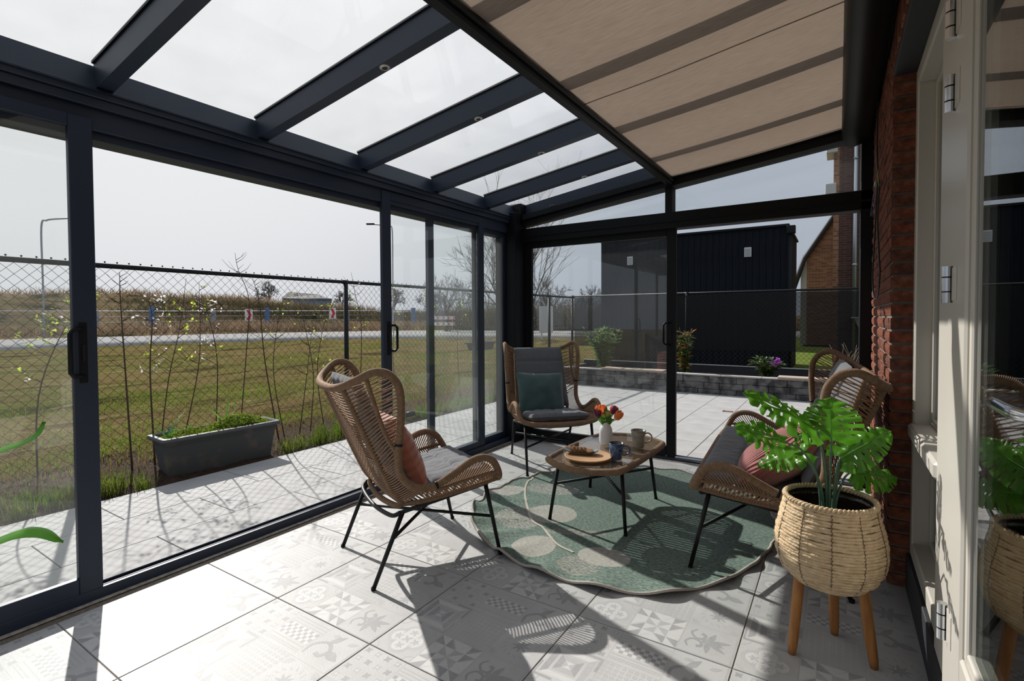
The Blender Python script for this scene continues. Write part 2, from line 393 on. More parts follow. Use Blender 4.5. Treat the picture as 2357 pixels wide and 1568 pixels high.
def link(name, data, parent=None, loc=(0,0,0), rot=(0,0,0), scale=None):
    o = bpy.data.objects.new(name, data); COL.objects.link(o)
    o.location = loc; o.rotation_euler = rot
    if scale: o.scale = scale
    if parent is not None: o.parent = parent
    return o
def obj(name, mb, mats, parent=None, loc=(0,0,0), rot=(0,0,0), world=True):
    """one mesh object; with a parent the vertices are world coordinates unless world=False"""
    if isinstance(mats, str): mats = [mats]
    if parent is not None and world:
        inv = PW(parent).inverted()
        mb.v = [tuple(inv @ Vector(p)) for p in mb.v]
    return link(name, mb.mesh(name, mats), parent, loc, rot)
def PW(o):
    M = Matrix.LocRotScale(o.location, o.rotation_euler, o.scale)
    return PW(o.parent) @ M if o.parent else M
def tag(o, label=None, cat=None, group=None, kind=None):
    if label: o['label'] = label
    if cat: o['category'] = cat
    if group: o['group'] = group
    if kind: o['kind'] = kind
    return o
def thing(name, label, cat, loc=(0,0,0), rz=0, group=None):
    return tag(link(name, None, None, loc, (0,0,rz)), label, cat, group)
def struct(name, label, loc=(0,0,0)):
    return tag(link(name, None, None, loc), label, None, None, 'structure')
def spline(P, n=8, closed=False):
    P = [V(*p) for p in P]; out = []; m = len(P)
    for i in range(m if closed else m-1):
        p0 = P[(i-1) % m] if closed or i > 0 else 2*P[0]-P[1]
        p1, p2 = P[i], P[(i+1) % m]
        p3 = P[(i+2) % m] if closed or i < m-2 else 2*P[-1]-P[-2]
        for k in range(n):
            t = k/n
            out.append(.5*((2*p1) + (-p0+p2)*t + (2*p0-5*p1+4*p2-p3)*t*t + (-p0+3*p1-3*p2+p3)*t**3))
    if not closed: out.append(P[-1])
    return out
def arc_resample(P, n):
    P = np.array(P); d = np.concatenate([[0], np.cumsum(np.linalg.norm(np.diff(P, axis=0), axis=1))])
    t = np.linspace(0, d[-1], n); return [V(*[np.interp(a, d, P[:, k]) for k in range(3)]) for a in t]
def B1(parent, name, a, b, m, r=.003):
    return obj(name, MB().bbox(a, b, r), m, parent)
# ------------------------------------------------------------------ floor: printed 60 cm tiles
def circ(cx, cy, r, n=20, a0=0, a1=2*PI):
    return [(cx+r*math.cos(a0+(a1-a0)*k/n), cy+r*math.sin(a0+(a1-a0)*k/n)) for k in range(n)]
def ring(cx, cy, r0, r1, a0=0, a1=2*PI, n=24):
    out = []
    for k in range(n):
        a, b = a0+(a1-a0)*k/n, a0+(a1-a0)*(k+1)/n
        out.append([(cx+r1*math.cos(a), cy+r1*math.sin(a)), (cx+r1*math.cos(b), cy+r1*math.sin(b)),
                    (cx+r0*math.cos(b), cy+r0*math.sin(b)), (cx+r0*math.cos(a), cy+r0*math.sin(a))])
    return out
def petal(cx, cy, ang, l, w, n=5):
    c, s = math.cos(ang), math.sin(ang); P = []
    for k in range(n+1):
        t = k/n; P.append((t*l, w*math.sin(PI*t**.8)))
    for k in range(n-1, 0, -1):
        t = k/n; P.append((t*l, -w*math.sin(PI*t**.8)))
    return [(cx+x*c-y*s, cy+x*s+y*c) for x, y in P]
def swirl(pts, w0, w1):
    P = [V(*p, 0) for p in pts]; P = spline(P, 4); out = []; m = len(P)
    for i in range(m-1):
        t = unit(P[i+1]-P[i]); nn = V(-t[1], t[0], 0); wa = w0+(w1-w0)*i/(m-1); wb = w0+(w1-w0)*(i+1)/(m-1)
        t2 = unit(P[min(i+2, m-1)]-P[i+1]) if i < m-2 else t; n2 = V(-t2[1], t2[0], 0)
        out.append([tuple((P[i]+nn*wa)[:2]), tuple((P[i]-nn*wa)[:2]), tuple((P[i+1]-n2*wb)[:2]), tuple((P[i+1]+n2*wb)[:2])])
    return out
D_, M_, L_ = 1, 2, 3
def cell_quatrefoil():
    o = []
    for dx, dy in ((.2,0),(-.2,0),(0,.2),(0,-.2)):
        a = math.atan2(dy, dx)
        o += [(p, M_) for p in ring(.5+dx, .5+dy, .215, .23, a-2.05, a+2.05, 16)]
        o += [(p, M_) for p in ring(.5+dx, .5+dy, .175, .19, a-2.1, a+2.1, 16)]
        o.append((circ(.5+dx, .5+dy, .165, 16), L_))
        for b in (a, a+1.0, a-1.0, a+2.3, a-2.3): o.append((petal(.5+dx*1.02, .5+dy*1.02, b, .11, .026), M_))
    for k in range(4): o.append((petal(.5, .5, PI/4+k*PI/2, .13, .03), M_))
    for cx in (0, 1):
        for cy in (0, 1):
            a = math.atan2(.5-cy, .5-cx); o += [(p, M_) for p in ring(cx, cy, .165, .18, a-.78, a+.78, 8)]
    return o
def cell_triangles():
    o = []; c = .5
    for k in range(4):
        a = k*PI/2; R = lambda x, y: (c+x*math.cos(a)-y*math.sin(a), c+x*math.sin(a)+y*math.cos(a))
        o.append(([R(.02,.02), R(.24,.0), R(.24,.24)], L_)); o.append(([R(.02,.02), R(.24,.24), R(0,.24)], M_))
        o.append(([R(.24,.0), R(.48,.24), R(.24,.24)], D_)); o.append(([R(.24,.24), R(.48,.24), R(.48,.48)], L_))
        o.append(([R(.24,.24), R(.48,.48), R(.24,.48)], D_)); o.append(([R(.0,.24), R(.24,.24), R(.24,.48)], L_))
        o.append(([R(.26,-.02), R(.48,-.22), R(.48,.20)], L_))
    return o
def cell_fleur():
    o = [(p, D_) for p in swirl([(.16,.22),(.10,.36),(.20,.50),(.36,.46),(.38,.34),(.30,.30)], .018, .04)]
    o += [(p, D_) for p in swirl([(.22,.84),(.14,.70),(.24,.56),(.38,.58),(.40,.70),(.32,.74)], .018, .04)]
    o += [(petal(.48,.52, a, l, .06), D_) for a, l in ((.35,.42),(-.55,.40),(1.3,.34),(-1.5,.36),(-.1,.30))]
    o += [(circ(.44,.52,.075,12), D_), ([(.02,.02),(.98,.02),(.98,.05),(.02,.05)], M_), ([(.93,.02),(.96,.02),(.96,.98),(.93,.98)], M_)]
    return o
def cell_squares():
    o = []; c = .5
    for r0, r1, tones in ((.10,.22,(D_,M_,D_,M_)), (.28,.40,(M_,L_,D_,L_))):
        for k in range(4):
            a = k*PI/2; R = lambda x, y: (c+x*math.cos(a)-y*math.sin(a), c+x*math.sin(a)+y*math.cos(a))
            o.append(([R(r0,-r0), R(r1,-r1), R(r1,r1), R(r0,r0)], tones[k]))
    for k in range(4):
        a = k*PI/2; R = lambda x, y: (c+x*math.cos(a)-y*math.sin(a), c+x*math.sin(a)+y*math.cos(a))
        o.append(([R(.44,.10), R(.49,.10), R(.49,.49), R(.10,.49), R(.10,.44), R(.44,.44)], M_ if k % 2 else D_))
        o.append(([R(0,0), R(.09,-.09), R(.09,.09)], L_ if k % 2 else M_))
    return o
def cell_dots():
    o = []
    for i in range(9):
        for j in range(9): o += [(p, M_) for p in ring((i+.5)/9, (j+.5)/9, .022, .042, 0, 2*PI, 6)]
    return o
def cell_leaves():
    o = []
    for k in range(8): o.append((petal(.5, .5, k*PI/4+.1, .20, .028), D_))
    for k in range(16): o.append((petal(.5+.27*math.cos(k*PI/8), .5+.27*math.sin(k*PI/8), k*PI/8+.7, .14, .022), M_))
    for cx in (.06, .94):
        for cy in (.06, .94):
            for k in range(5): o.append((petal(cx, cy, math.atan2(.5-cy, .5-cx)-.8+k*.4, .17, .02), M_))
    return o
def cell_flowers():
    o = []
    for i in range(4):
        for j in range(4):
            cx, cy = (i+.5)/4, (j+.5)/4
            t = D_ if (i+j) % 2 else M_
            o += [(petal(cx, cy, PI/4+k*PI/2, .085, .03, 4), t) for k in range(4)]
            if (i+j) % 2 == 0: o.append(([(cx-.03,cy),(cx,cy-.03),(cx+.03,cy),(cx,cy+.03)], L_))
    return o
def cell_checker():
    o = []
    for i in range(11):
        for j in range(4):
            o.append(([(.04+i*.084,.32+j*.085),(.04+(i+1)*.084,.32+j*.085),(.04+(i+1)*.084,.32+(j+1)*.085),(.04+i*.084,.32+(j+1)*.085)], D_ if (i+j) % 2 else L_))
    for y in (.10,.15,.24,.70,.78,.86): o.append(([(.02,y),(.98,y),(.98,y+.022),(.02,y+.022)], M_))
    return o
def cell_vine():
    o = [(p, D_) for p in swirl([(.10,.16),(.08,.42),(.30,.60),(.52,.46),(.46,.26),(.32,.28)], .03, .05)]
    o += [(petal(.30,.58, 1.0, .38, .07), D_), (petal(.50,.42, -.3, .38, .10), D_), (petal(.66,.74, .5, .24, .05), M_), (petal(.20,.80, .2, .2, .05), M_)]
    o += [([(.93,.02),(.96,.02),(.96,.98),(.93,.98)], M_)]
    return o
CELLS = [[cell_quatrefoil, cell_triangles, cell_fleur], [cell_squares, cell_dots, cell_leaves], [cell_flowers, cell_checker, cell_vine]]
TS = .6
def tile_mesh():
    mb = MB(); h = TS/2-.0022
    mb.bbox((-h,-h,-.012), (h,h,0), .0012)
    for j in range(3):
        for i in range(3):
            layer = 0; CP = CELLS[j][i]()
            for poly, tone in CP:
                x0, y0 = -.3+.2*i, -.3+.2*j; layer += 1
                pts = [(min(h-.002, max(-h+.002, x0+.2*x)), min(h-.002, max(-h+.002, y0+.2*y)), .00004+.00016*layer/len(CP)) for x, y in poly]
                ar = sum(pts[k][0]*pts[(k+1) % len(pts)][1]-pts[(k+1) % len(pts)][0]*pts[k][1] for k in range(len(pts)))
                if ar < 0: pts.reverse()
                mb.add(pts, [tuple(range(len(pts)))], tone)
            if i < 2: mb.add([(-.3+.2*(i+1)-.0007, y0+.004, .00004), (-.3+.2*(i+1)+.0007, y0+.004, .00004), (-.3+.2*(i+1)+.0007, y0+.196, .00004), (-.3+.2*(i+1)-.0007, y0+.196, .00004)], [(0,1,2,3)], D_)
        if j < 2: mb.add([(-h+.003, -.3+.2*(j+1)-.0007, .00004), (h-.003, -.3+.2*(j+1)-.0007, .00004), (h-.003, -.3+.2*(j+1)+.0007, .00004), (-h+.003, -.3+.2*(j+1)+.0007, .00004)], [(0,1,2,3)], D_)
    return mb.mesh('floor_tile', ['tile_base', 'tile_dark', 'tile_mid', 'tile_light'])
floor = tag(obj('floor', MB().box((-.80,-2.4,-.14), (2.42,3.30,-.003)), 'grout'), 'grey patterned tile floor of the glass veranda', kind='structure')
TM = tile_mesh()
for i in range(-1, 4):
    for j in range(-4, 5):
        if i == -1: continue
        link('floor_tile', TM, floor, ((i+.5)*TS, (j+.5)*TS, 0))
def plain_tile(a, b):
    return obj('floor_tile', MB().bbox((a[0]+.002, a[1]+.002, -.012), (b[0]-.002, b[1]-.002, 0), .0012), 'tile_base', floor)
for j in range(-4, 5):       # cut tiles along the glass front carry the last printed strip only
    plain_tile((-.66, j*TS), (0, (j+1)*TS)) if False else link('floor_tile', TM, floor, (-.5*TS, (j+.5)*TS, 0))
for i in range(-1, 4): plain_tile((i*TS, 3.0), ((i+1)*TS, 3.135))

# ------------------------------------------------------------------ sliding glass front (wall_left)
FX = -.66                      # inner face of the frame
wall_left = struct('wall_left', 'anthracite aluminium frame of the long glass front', (-.73, 0, 0))
YA, YB = -2.4, 3.10
B1(wall_left, 'bottom_track', (-.79, YA, -.13), (-.668, YB, .020), 'anthracite')
for x, m_ in ((-.778, 'anthracite'), (-.735, 'anthracite'), (-.700, 'aluminium')):
    B1(wall_left, 'track_rail', (x-.004, YA, .020), (x+.004, YB, .034), m_, .001)
B1(wall_left, 'inner_sill', (-.684, YA, .0), (-.664, YB, .052), 'anthracite', .002)
B1(wall_left, 'header', (-.84, YA, 2.10), (-.695, YB, 2.195), 'anthracite')
B1(wall_left, 'header_lip', (-.84, YA, 2.062), (-.72, YB, 2.10), 'anthracite', .002)
B1(wall_left, 'fascia', (-.84, YA, 2.195), (-.668, YB, 2.235), 'anthracite')
B1(wall_left, 'ledge', (-.84, YA, 2.235), (-.655, YB, 2.275), 'anthracite')
mb = MB(); P_ = [(-.645,2.262),(-.662,2.272),(-.70,2.385),(-.73,2.395),(-.86,2.395),(-.86,2.262)]
mb.add([(x, YA, z) for x, z in P_]+[(x, YB+.04, z) for x, z in P_], [tuple(range(6)), tuple(reversed(range(6, 12)))]+[(k, 6+k, 6+(k+1)%6, (k+1)%6) for k in range(6)])
obj('gutter', mb, 'anthracite', wall_left)
B1(wall_left, 'corner_post', (-.84, 2.955, -.13), (-.60, 3.17, 2.30), 'anthracite_dark')
B1(wall_left, 'gutter_end', (-.86, 3.06, 2.20), (-.60, 3.25, 2.405), 'anthracite_dark')
tag(obj('trim_1', MB().bbox((-.664, YA, 0), (-.640, 3.13, .006), .002), 'sealant'), kind='structure')
tag(obj('trim_2', MB().bbox((-.62, 3.088, 0), (2.3, 3.112, .006), .002), 'sealant'), kind='structure')

def handle(parent, base, up, out, side, L=.19, depth=.045, m='anthracite_dark'):
    """bow pull handle: two feet on a plate, grip standing off"""
    base, up, out, side = V(*base), V(*up), V(*out), V(*side)
    a = base-up*L/2; b = base+up*L/2
    P = [a, a+out*depth*.75, a+out*depth+up*.018, b+out*depth-up*.018, b+out*depth*.75, b]
    P = [P[0], P[1]] + spline(P[1:3], 1)[1:] + [P[3], P[4], P[5]]
    o = obj('handle', MB().tube(P, .0095, 8), m, parent)
    p0 = base-up*(L/2+.03)-side*.014; nn = np.cross(side, up); nn = nn*(1 if np.dot(nn, out) > 0 else -1); p1 = base+up*(L/2+.03)+side*.014+nn*.004
    obj('handle_plate', MB().bbox(np.minimum(p0, p1), np.maximum(p0, p1), .002), m, o)
    q0 = base-up*.035-side*.006; q1 = base+up*.035+side*.006+nn*.010
    obj('latch', MB().bbox(np.minimum(q0, q1), np.maximum(q0, q1), .002), 'black_metal', o)
    return o
def sliding_door_y(n, label, y0, y1, x, sw0, sw1, z0=.035, z1=2.10, rb=.075, rt=.06, dt=.030):
    d = struct('door_%d' % n, label, (x, y0, 0))
    B1(d, 'stile', (x-dt/2, y0, z0), (x+dt/2, y0+sw0, z1), 'anthracite')
    B1(d, 'stile', (x-dt/2, y1-sw1, z0), (x+dt/2, y1, z1), 'anthracite')
    B1(d, 'bottom_rail', (x-dt/2, y0+sw0, z0), (x+dt/2, y1-sw1, z0+rb), 'anthracite')
    B1(d, 'top_rail', (x-dt/2, y0+sw0, z1-rt), (x+dt/2, y1-sw1, z1), 'anthracite')
    obj('pane', MB().box((x-.003, y0+sw0-.005, z0+rb-.005), (x+.003, y1-sw1+.005, z1-rt+.005)), 'glass_door', d)
    return d
d1 = sliding_door_y(1, 'closed sliding glass door with bow handle beside the open gap', -1.62, -.418, -.684, .06, .085, .02, 2.14, .10, .055, .032)
handle(d1, (-.667, -.470, 1.11), (0,0,1), (.45,-.89,0), (0,1,0), .205, .058)
d2 = sliding_door_y(2, 'innermost of the sliding glass doors stacked toward the corner', 1.290, 2.548, -.702, .085, .076, .030, 2.19)
handle(d2, (-.686, 1.340, 1.105), (0,0,1), (.45,.89,0), (0,1,0), .19, .065)
d3 = sliding_door_y(3, 'middle sliding glass door stacked behind the innermost one', 1.812, 2.96, -.736, .074, .045, .030, 2.12)
d4 = sliding_door_y(4, 'outermost sliding glass door stacked against the corner post', 2.48, 3.00, -.769, .045, .03, .030, 2.12)

# ------------------------------------------------------------------ gable end (wall_back)
EY = 3.13
wall_back = struct('wall_back', 'anthracite frame of the gable end with sloping top', (.8, EY, 0))
B1(wall_back, 'bottom_track', (-.60, 3.115, -.13), (2.31, 3.25, .020), 'anthracite')
for y in (3.15, 3.20): B1(wall_back, 'track_rail', (-.60, y-.004, .02), (2.26, y+.004, .036), 'aluminium', .001)
B1(wall_back, 'transom_beam', (-.66, 3.115, 2.015), (2.31, 3.25, 2.155), 'anthracite_dark', .004)
B1(wall_back, 'transom_groove', (-.60, 3.108, 2.070), (2.30, 3.116, 2.085), 'anthracite_dark', .001)
B1(wall_back, 'jamb', (2.235, 3.115, .0), (2.31, 3.25, 2.60), 'anthracite_dark')
B1(wall_back, 'mullion', (.835, 3.118, 2.15), (.893, 3.24, 2.44), 'anthracite_dark')
def zr(x): return 2.28+.145*(x+.66)          # underside of the rafters
def zlow(x): return 2.373+.124*(x-.89)       # lower edge of the gable's sloping rail
mb = MB()
for (xa, xb) in ((-.70, 2.31),):
    za, zb = zlow(xa), zlow(xb)
    q = [(xa, za), (xb, zb), (xb, zb+.075), (xa, za+.075)]
    mb.add([(x, 3.10, z) for x, z in q]+[(x, 3.25, z) for x, z in q], [(0,1,2,3), (7,6,5,4), (0,4,5,1), (1,5,6,2), (2,6,7,3), (3,7,4,0)])
obj('sloping_rail', mb, 'anthracite_dark', wall_back)
def win(n, label, poly, y, m='glass_door'):
    w = struct('window_%d' % n, label, (poly[0][0], y, poly[0][1]))
    k = len(poly); mb = MB()
    mb.add([(x, y-.003, z) for x, z in poly]+[(x, y+.003, z) for x, z in poly], [tuple(range(k)), tuple(reversed(range(k, 2*k)))]+[(i, k+i, k+(i+1)%k, (i+1)%k) for i in range(k)])
    obj('pane', mb, m, w); return w
win(1, 'narrow wedge-shaped gable pane beside the corner', [(-.60,2.15),(.845,2.15),(.845,zlow(.845)+.01),(-.60,zlow(-.6)+.01)], 3.19)
win(2, 'taller sloping gable pane beside the brick wall', [(.885,2.15),(2.24,2.15),(2.24,zlow(2.24)+.01),(.885,zlow(.885)+.01)], 3.19)
d5 = struct('door_5', 'sliding glass door in the gable end with bow handle', (-.6, 3.165, 0))
B1(d5, 'stile', (-.62, 3.145, .02), (-.525, 3.185, 2.03), 'anthracite_dark')
B1(d5, 'stile', (.842, 3.145, .02), (.922, 3.185, 2.03), 'anthracite_dark')
B1(d5, 'bottom_rail', (-.525, 3.145, .02), (.842, 3.185, .115), 'anthracite_dark')
B1(d5, 'top_rail', (-.525, 3.145, 1.955), (.842, 3.185, 2.03), 'anthracite_dark')
obj('pane', MB().box((-.53, 3.162, .11), (.846, 3.168, 1.96)), 'glass_door', d5)
handle(d5, (.880, 3.146, 1.105), (0,0,1), (-.89,-.45,0), (1,0,0), .19, .062)

# ------------------------------------------------------------------ roof (ceiling)
ceiling = struct('ceiling', 'lean-to glass roof on anthracite rafters', (.8, .5, 2.4))
RY = [-1.10, -.37, .375, 1.105, 1.855, 2.585]
RW, RH = .062, .115
ang = math.atan(.145)
for k, y in enumerate(RY):
    mb = MB(); xa, xb = -.69, 2.34
    q = [(xa, zr(xa)), (xb, zr(xb)), (xb, zr(xb)+RH), (xa, zr(xa)+RH)]
    mb.add([(x, y-RW/2, z) for x, z in q]+[(x, y+RW/2, z) for x, z in q], [(0,1,2,3), (7,6,5,4), (0,4,5,1), (1,5,6,2), (2,6,7,3), (3,7,4,0)])
    r_ = obj('rafter', mb, 'anthracite', ceiling)
    mb = MB(); q = [(xa, zr(xa)+RH), (xb, zr(xb)+RH), (xb, zr(xb)+RH+.012), (xa, zr(xa)+RH+.012)]
    mb.add([(x, y-RW/2-.008, z) for x, z in q]+[(x, y+RW/2+.008, z) for x, z in q], [(0,1,2,3), (7,6,5,4), (0,4,5,1), (1,5,6,2), (2,6,7,3), (3,7,4,0)])
    obj('glazing_bar', mb, 'anthracite_dark', r_)
    if k >= 2:
        x = .32; mb = MB().lathe([(.001,-.004),(.022,-.004),(.026,-.001),(.026,.002)], 16)
        s_ = obj('spotlight', mb, 'lamp_ring', r_, world=False)
        s_.location = Vector((x, y, zr(x)-.001)) - PW(r_).translation; s_.rotation_euler = (0, -ang, 0)
        g_ = obj('spotlight_lens', MB().lathe([(.0005,-.006),(.013,-.005),(.014,-.003)], 12), 'interior_dark', s_, world=False)
# end rafter on the gable
mb = MB(); xa, xb = -.69, 2.34
q = [(xa, zr(xa)-.03), (xb, zr(xb)-.03), (xb, zr(xb)+RH), (xa, zr(xa)+RH)]
mb.add([(x, 3.16, z) for x, z in q]+[(x, 3.25, z) for x, z in q], [(0,1,2,3), (7,6,5,4), (0,4,5,1), (1,5,6,2), (2,6,7,3), (3,7,4,0)])
obj('rafter', mb, 'anthracite', ceiling)
ys = [-1.80]+RY+[3.20]
for k in range(len(ys)-1):
    mb = MB(); xa, xb = -.74, 2.36; z = lambda x: zr(x)+RH+.001
    mb.add([(xa, ys[k]+.012, z(xa)), (xb, ys[k]+.012, z(xb)), (xb, ys[k+1]-.012, z(xb)), (xa, ys[k+1]-.012, z(xa)),
            (xa, ys[k]+.012, z(xa)+.008), (xb, ys[k]+.012, z(xb)+.008), (xb, ys[k+1]-.012, z(xb)+.008), (xa, ys[k+1]-.012, z(xa)+.008)],
           [(3,2,1,0),(4,5,6,7),(0,1,5,4),(1,2,6,5),(2,3,7,6),(3,0,4,7)])
    obj('roof_pane', mb, 'glass_roof', ceiling)
B1(ceiling, 'wall_plate', (2.285, -1.8, 2.62), (2.33, 3.25, 2.86), 'anthracite_dark')
B1(ceiling, 'latch_bracket', (-.28, 3.085, 2.325), (-.22, 3.10, 2.35), 'black_metal')

# ------------------------------------------------------------------ roof blind under the rafters
blind = thing('roof_blind', 'beige fabric roof blind pulled half out under the rafters', 'blind', (1.5, 1.0, 2.45))
def zf(x): return 2.425+.13*(x-.87)
FAB_Y0, FAB_Y1 = -1.75, 3.075
mb = MB()
def ff(u, v):
    x = .90+u*1.26; y = FAB_Y0+v*(FAB_Y1-FAB_Y0)
    return (x, y, zf(x)+.012+.004*math.sin(y*5.0)*math.sin(u*PI)-.012*math.sin(u*PI)+.004*math.sin(y*23)*max(0, .08-u)*10)
mb.grid(ff, 16, 120)
obj('fabric', mb, 'blind_fabric', blind)
for y in (1.30, 3.035, -.45):
    P = [(.905+1.25*t, y+.006*math.sin(t*7), ff(t, (y-FAB_Y0)/(FAB_Y1-FAB_Y0))[2]-.0015) for t in np.linspace(0, 1, 14)]
    mb = MB(); vs = []; 
    for p in P: vs += [(p[0], p[1]-.006, p[2]), (p[0], p[1]+.006, p[2])]
    mb.add(vs, [(2*k, 2*k+2, 2*k+3, 2*k+1) for k in range(len(P)-1)], 0)
    obj('seam', mb, 'blind_seam', blind)
mb = MB().bbox((.845, FAB_Y0, 2.385), (.905, 3.10, 2.455), .008)
obj('front_bar', mb, 'anthracite_dark', blind)
obj('bar_lip', MB().bbox((.900, FAB_Y0, 2.405), (.925, 3.09, 2.425), .004), 'black_metal', blind)
for ya, yb in ((3.072, 3.10),):
    mb = MB(); q = [(-.62, zf(-.62)-.0), (2.20, zf(2.20)-.0), (2.20, zf(2.20)+.05), (-.62, zf(-.62)+.05)]
    mb.add([(x, ya, z) for x, z in q]+[(x, yb, z) for x, z in q], [(0,1,2,3), (7,6,5,4), (0,4,5,1), (1,5,6,2), (2,6,7,3), (3,7,4,0)])
    obj('side_rail', mb, 'anthracite_dark', blind)
cs = [(2.13,2.60),(2.115,2.53),(2.125,2.485),(2.15,2.462),(2.19,2.455),(2.235,2.47),(2.26,2.50),(2.285,2.50),(2.285,2.72),(2.15,2.72)]
mb = MB(); k = len(cs)
mb.add([(x, -1.8, z) for x, z in cs]+[(x, 3.06, z) for x, z in cs], [tuple(range(k)), tuple(reversed(range(k, 2*k)))])
mb.add([(x, -1.8, z) for x, z in cs]+[(x, 3.06, z) for x, z in cs], [(i, k+i, k+(i+1)%k, (i+1)%k) for i in range(k)], 0, None, True)
obj('cassette', mb, 'black_metal', blind)
for y in (.9, 1.9, 2.75):
    obj('screw', MB().lathe([(.0005,0),(.004,.001),(.004,.003)], 8, (2.287, y)), 'chrome', blind).location.z = 2.52-2.45 if False else 0

# ------------------------------------------------------------------ house facade (wall_right)
WX = 2.305
wall_right = tag(obj('wall_right', MB().box((WX+.010, 1.612, -.1), (WX+.30, 3.9, 2.75)).box((WX+.010, -2.4, 2.37), (WX+.30, 1.612, 2.75)).box((WX+.012, -3.5, 2.75), (WX+.30, 4.0, 5.6)), 'mortar'), 'red brick facade of the house', kind='structure')
bricks = {}
for s_ in ('a', 'b', 'c'):
    for nm, L in (('full', .208), ('half', .100)):
        for v_ in range(3):
            def bf(u, v, L=L, v_=v_, s_=s_):
                e = min(u, 1-u, .25)*4*min(v, 1-v, .25)*4
                return (-.050+.0035*(1-min(1, e*3))-.0055*e*noise.noise(Vector((u*L*55+v_*9, v*3.2, ord(s_))))-.004*e*noise.noise(Vector((u*L*130+v_*5, v*7, 2))), (.5-u)*L, (v-.5)*.051)
            mb = MB().grid(bf, 7 if nm == 'full' else 4, 3, uv=False, smooth=False)
            mb.box((-.0455, -L/2, -.0255), (.05, L/2, .0255)); bricks[s_, nm, v_] = mb.mesh('brick', ['brick_'+s_])
random.seed(11)
CH = .0625
n_c = int(2.62/CH)
for c in range(n_c):
    z = c*CH+.031; y = 1.60; first = 'half' if c % 2 else 'full'
    while y < 3.12:
        nm = first if first else 'full'; first = None; L = .208 if nm == 'full' else .100
        o = link('brick', bricks[random.choice('aabbc'), nm, random.randrange(3)], wall_right, (WX+.05+random.uniform(-.002, .0025), y+L/2, z), (0, random.uniform(-.006,.006), random.uniform(-.01,.01)))
        y += L+.010
sold = [MB().bbox((-.05,-.0255,-.104), (.05,.0255,.104), .004).mesh('brick', ['brick_'+s_]) for s_ in 'abc']
y = 1.57
while y > -.9:
    link('brick', random.choice(sold), wall_right, (WX+.05+random.uniform(-.002,.002), y, 2.385+.106)); y -= .0615
o = obj('steel_lintel', MB().bbox((WX+.004, -2.4, 2.345), (WX+.11, 1.70, 2.377), .003), 'plinth', wall_right)
tag(obj('baseboard_right', MB().bbox((2.378, -2.4, -.1), (2.46, 1.62, .165), .004), 'plinth'), 'black plinth under the white timber frames', kind='structure')
# window beside the door
GX = 2.392                                    # face of the timber frame
w3 = struct('window_3', 'tall white timber window next to the brick pier', (GX, 1.2, 0))
FD = .115
B1(w3, 'jamb', (GX, 1.545, .165), (GX+FD, 1.612, 2.345), 'frame_white', .006)
B1(w3, 'head', (GX, -2.3, 2.275), (GX+FD, 1.545, 2.345), 'frame_white', .006)
B1(w3, 'bottom_rail', (GX, .81, .165), (GX+FD, 1.545, .235), 'frame_white', .006)
B1(w3, 'middle_rail', (GX-.02, .81, .715), (GX+FD, 1.545, .775), 'frame_white', .010)
for za, zb in ((.235, .715), (.775, 2.275)):
    f_ = obj('bead', MB().bbox((GX+.06, 1.515, za), (GX+.09, 1.545, zb), .003).bbox((GX+.06, .81, za), (GX+.09, .84, zb), .003).bbox((GX+.06, .84, za), (GX+.09, 1.515, za+.03), .003).bbox((GX+.06, .84, zb-.03), (GX+.09, 1.515, zb), .003), 'frame_white', w3)
    obj('pane', MB().box((GX+.072, .83, za+.02), (GX+.078, 1.525, zb-.02)), 'glass_house', f_)
B1(w3, 'post', (GX-.012, .600, .165), (GX+FD, .81, 2.345), 'frame_white', .006)
# house door
d6 = struct('door_6', 'white timber house door with large glass panel', (GX, .5, 0))
B1(d6, 'hinge_stile', (GX-.024, .335, .12), (GX+.04, .505, 2.265), 'frame_white', .006)
B1(d6, 'rebate_strip', (GX-.020, .515, .165), (GX+.02, .596, 2.27), 'frame_white', .004)
B1(d6, 'bottom_rail', (GX-.024, -.28, .12), (GX+.04, .335, .40), 'frame_white', .006)
B1(d6, 'top_rail', (GX-.024, -.28, 2.13), (GX+.04, .335, 2.265), 'frame_white', .006)
B1(d6, 'lock_stile', (GX-.024, -.41, .12), (GX+.04, -.28, 2.265), 'frame_white', .006)
obj('bead', MB().bbox((GX-.015, .305, .40), (GX+.03, .335, 2.13), .004).bbox((GX-.015, -.28, .40), (GX+.03, -.25, 2.13), .004).bbox((GX-.015, -.25, .40), (GX+.03, .305, .43), .004).bbox((GX-.015, -.25, 2.10), (GX+.03, .305, 2.13), .004), 'frame_white', d6)
obj('pane', MB().box((GX-.008, -.26, .42), (GX-.002, .32, 2.11)), 'glass_house', d6)
for z in (.40, 1.34, 1.86, 2.06):
    h_ = obj('hinge', MB().lathe([(.0125,-.05),(.0125,-.022),(.0105,-.0215),(.0105,-.0185),(.0125,-.018),(.0125,.018),(.0105,.0185),(.0105,.0215),(.0125,.022),(.0125,.05)], 16, (GX-.034, .512), smooth=False, capb=True, capt=True), 'chrome', d6)
    h_.location.z += z
    for dz in (-.02, .02): obj('hinge_ring', MB().tube([(GX-.034,.512,z+dz-.0012),(GX-.034,.512,z+dz+.0012)], .0122, 14), 'black_metal', h_)
    obj('hinge_leaf', MB().bbox((GX-.0262, .440, z-.045), (GX-.0238, .500, z+.045), .001), 'frame_white', d6)
lever = obj('lever_handle', MB().tube(spline([(GX-.02,-.345,1.115),(GX-.055,-.345,1.115),(GX-.072,-.325,1.115),(GX-.074,-.215,1.115)], 4), .010, 10), 'chrome', d6)
B1(w3, 'door_jamb', (GX, -.52, .165), (GX+FD, -.42, 2.345), 'frame_white', .006)
B1(wall_right, 'pier', (WX+.01, -2.6, -.1), (GX+.2, -.52, 2.75), 'mortar')
